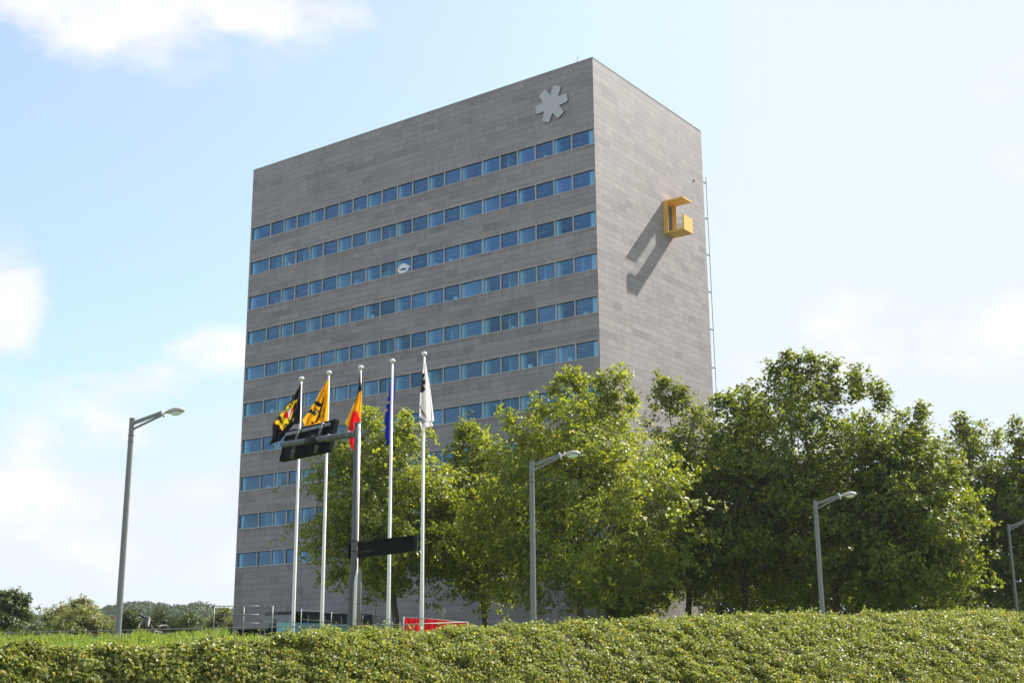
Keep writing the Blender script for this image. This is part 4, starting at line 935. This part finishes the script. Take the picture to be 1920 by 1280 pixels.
far = [('round dark tree at the left edge of the horizon', 5, 150, 1108, 1185, 42, LM3, 90, 5500, .5), ('pale wispy willow left of the lone lamp', 108, 140, 1142, 1192, 36, LM4, 70, 3500, .36), ('tree with a loose rounded top above the willow', 155, 160, 1128, 1170, 30, LM4, 60, 3000, .45),
       ('yellow-green bush filling the gap left of the lone lamp', 150, 130, 1148, 1195, 40, LM4, 80, 4500, .35), ('small bush just left of the lone lamp', 205, 140, 1164, 1195, 20, LM4, 40, 2000, .35), ('small round tree just right of the lone lamp', 243, 140, 1150, 1190, 14, LM3, 30, 1600, .35),
       ('thin light tree rising behind the bull', 300, 120, 1148, 1192, 14, LM4, 20, 700, .3), ('round bush between the two grey roofs', 352, 140, 1160, 1192, 20, LM3, 40, 2000, .35), ('bush against the foot of the tower', 420, 135, 1150, 1195, 26, LM4, 60, 3000, .33), ('bush below the red roof beside the bull', 320, 110, 1178, 1200, 30, LM4, 40, 2000, .3), ('low dark bush at the left edge behind the rails', 60, 120, 1185, 1205, 60, LM3, 60, 3000, .33)]
for i, (lb, px, Y, yt, yb_, hw, lm, nc, nl, ls) in enumerate(far):
    tree('distant_tree' if 'bush' not in lb else 'bush', lb, px, Y, yt - (7 if i == 0 else 1), yb_, hw * (1.12 if i == 0 else .95), px, int(nc * 1.6), nl * 5, ls * .40, 200 + i, lm, cat='tree' if 'bush' not in lb else 'bush', group=GF, csig=.34, tr=.16)

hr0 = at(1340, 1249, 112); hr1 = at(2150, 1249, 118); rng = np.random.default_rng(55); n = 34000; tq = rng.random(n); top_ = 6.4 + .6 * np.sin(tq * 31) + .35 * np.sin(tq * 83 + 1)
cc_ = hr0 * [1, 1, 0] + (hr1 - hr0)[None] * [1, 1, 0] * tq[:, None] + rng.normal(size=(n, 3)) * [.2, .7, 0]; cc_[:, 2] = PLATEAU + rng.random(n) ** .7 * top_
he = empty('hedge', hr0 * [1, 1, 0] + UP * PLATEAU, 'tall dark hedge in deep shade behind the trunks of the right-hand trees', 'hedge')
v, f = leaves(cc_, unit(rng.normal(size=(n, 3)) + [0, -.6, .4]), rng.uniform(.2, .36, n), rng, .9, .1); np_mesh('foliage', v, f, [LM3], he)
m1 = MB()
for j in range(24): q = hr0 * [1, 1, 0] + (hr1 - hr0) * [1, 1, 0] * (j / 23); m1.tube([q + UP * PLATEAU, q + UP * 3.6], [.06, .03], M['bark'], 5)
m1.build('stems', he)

# ------------------------------------------------------------------ houses and wooded hills
def house(label, px0, px1, y_ridge, y_eave, Y, roofm, wallm, depth=8, gable=False):
    a = at(px0, y_eave, Y); b = at(px1, y_eave, Y); zr = at(px0, y_ridge, Y)[2]; ze = a[2]; w_ = b[0] - a[0]; e = empty('house', (a[0], Y, PLATEAU), label, 'house', 'houses in the distance at the left')
    m1 = MB(); m1.box((a[0], Y, PLATEAU), (w_, 0, 0), (0, depth, 0), UP * (ze - PLATEAU), wallm); m1.build('wall', e)
    m1 = MB(); ov = .3
    if gable:
        A = [(a[0] - ov, Y - ov, ze), (b[0] + ov, Y - ov, ze), ((a[0] + b[0]) / 2, Y - ov, zr)]
        m1.prism([np.array(p) for p in A], np.array([0, depth + 2 * ov, 0]), roofm)
    else:
        A = [(a[0] - ov, Y - ov, ze), (a[0] - ov, Y + depth + ov, ze), (a[0] - ov, Y + depth / 2, zr)]
        m1.prism([np.array(p) for p in A], np.array([w_ + 2 * ov, 0, 0]), roofm)
    rf = m1.build('roof', e)
    m1 = MB(); m1.box(np.array([a[0] + w_ * .7, Y + depth * .45, zr - .5]), (.6, 0, 0), (0, .6, 0), UP * 1.1, M['brick']); m1.build('chimney', rf)
    for k_ in range(2):
        m1 = MB(); m1.box(np.array([a[0] + w_ * (.2 + .4 * k_), Y - .04, PLATEAU + 1]), (min(1.1, w_ * .2), 0, 0), (0, .03, 0), UP * 1.2, M['black']); m1.build('window', e)
house('house with a red tiled roof just left of the bull', 243, 266, 1168, 1182, 170, M['redroof'], M['brick'])
house('house with a long grey roof right of the rider', 318, 346, 1165.5, 1175, 180, M['greyroof'], M['plaster'])
house('house with a grey pointed gable right of the bull', 372, 398, 1159, 1172, 175, M['greyroof'], M['plaster'], gable=True)
house('brick house with a red roof low between the dark tree and the willow', 50, 84, 1177, 1186, 165, M['redroof'], M['brick'])
house('pale-roofed house showing above the bushes left of the lamp', 168, 205, 1162, 1170, 200, M['greyroof'], M['plaster'])
house('grey house at the foot of the tower, farthest right', 360, 440, 1167, 1178, 210, M['greyroof'], M['plaster'])

hill_line = [(-500, 1170), (0, 1150), (60, 1146), (120, 1158), (190, 1138), (230, 1131), (280, 1129), (315, 1133), (333, 1139), (350, 1133), (365, 1130), (400, 1136), (440, 1146), (600, 1150), (900, 1160), (1500, 1175), (2400, 1180)]
hp = np.linspace(-500, 2400, 120); hy = np.interp(hp, [p[0] for p in hill_line], [p[1] for p in hill_line])
rowsH = []
for f, Y in ((0, 560), (.35, 640), (.75, 740), (.96, 830), (1.0, 900), (.5, 1100)):
    rowsH.append(np.array([[ray(p, y)[0] * Y, Y, PLATEAU + f * (ray(p, y)[2] * 860 - 7 - PLATEAU)] for p, y in zip(hp, hy)]))
V = np.concatenate(rowsH); F = []
for i in range(len(rowsH) - 1):
    a = np.arange(119) + i * 120; F.append(np.stack([a, a + 1, a + 121, a + 120], 1))
tag(np_mesh('hills', V, np.concatenate(F), [M['lawn']], smooth=True), 'low hills along the horizon', 'hills', kind='structure')
rng = np.random.default_rng(77); cs = []; ns = []; ss = []
for _ in range(420):
    p = rng.uniform(-60, 520); Y = rng.uniform(580, 880); f = np.interp(Y, [560, 640, 740, 830, 900], [0, .35, .75, .96, 1.0]); y = np.interp(p, [q[0] for q in hill_line], [q[1] for q in hill_line])
    zg = PLATEAU + f * (ray(p, y)[2] * 860 - 7 - PLATEAU); rad = rng.uniform(4.0, 7.5); c = np.array([ray(p, y)[0] * Y, Y, zg + rad * .55])
    n = 230; d = unit(rng.normal(size=(n, 3))); d[:, 2] = np.abs(d[:, 2]) * .9 - .15; lob = 1 + .15 * np.sin(d[:, 0] * 5 + d[:, 2] * 4) + .1 * rng.normal(size=n)
    cs.append(c + d * rad * lob[:, None] * [1, 1, .8]); ns.append(unit(d + rng.normal(size=(n, 3)) * .35)); ss.append(rng.uniform(.8, 1.7, n))
v, f = leaves(np.concatenate(cs), np.concatenate(ns), np.concatenate(ss), rng, 1.0, .05)
LM5 = leaf_mat('wood_leaves', [(0, (.035, .06, .018)), (1, (.075, .11, .03))], trans=.15, rough=.7, spec=.2)
tag(np_mesh('forest', v, f, [LM5]), 'far wooded hillside, rounded crowns running together', 'forest', kind='stuff')

# ------------------------------------------------------------------ air
hb = bpy.data.meshes.new('haze'); m1 = MB(); m1.box((-900, -80, -2.6), (1800, 0, 0), (0, 1300, 0), (0, 0, 82), M['white']); hz = m1.build('haze'); hz.data.materials.clear()
hm = bpy.data.materials.new('haze_air'); hm.use_nodes = True; t = hm.node_tree; t.nodes.clear(); o_ = nd(t, 'ShaderNodeOutputMaterial'); pv_ = nd(t, 'ShaderNodeVolumePrincipled')
pv_.inputs['Color'].default_value = (.93, .96, 1, 1); pv_.inputs['Density'].default_value = .0001; pv_.inputs['Anisotropy'].default_value = .3; lk(t, pv_.outputs[0], o_.inputs['Volume'])
hz.data.materials.append(hm); tag(hz, kind='stuff')
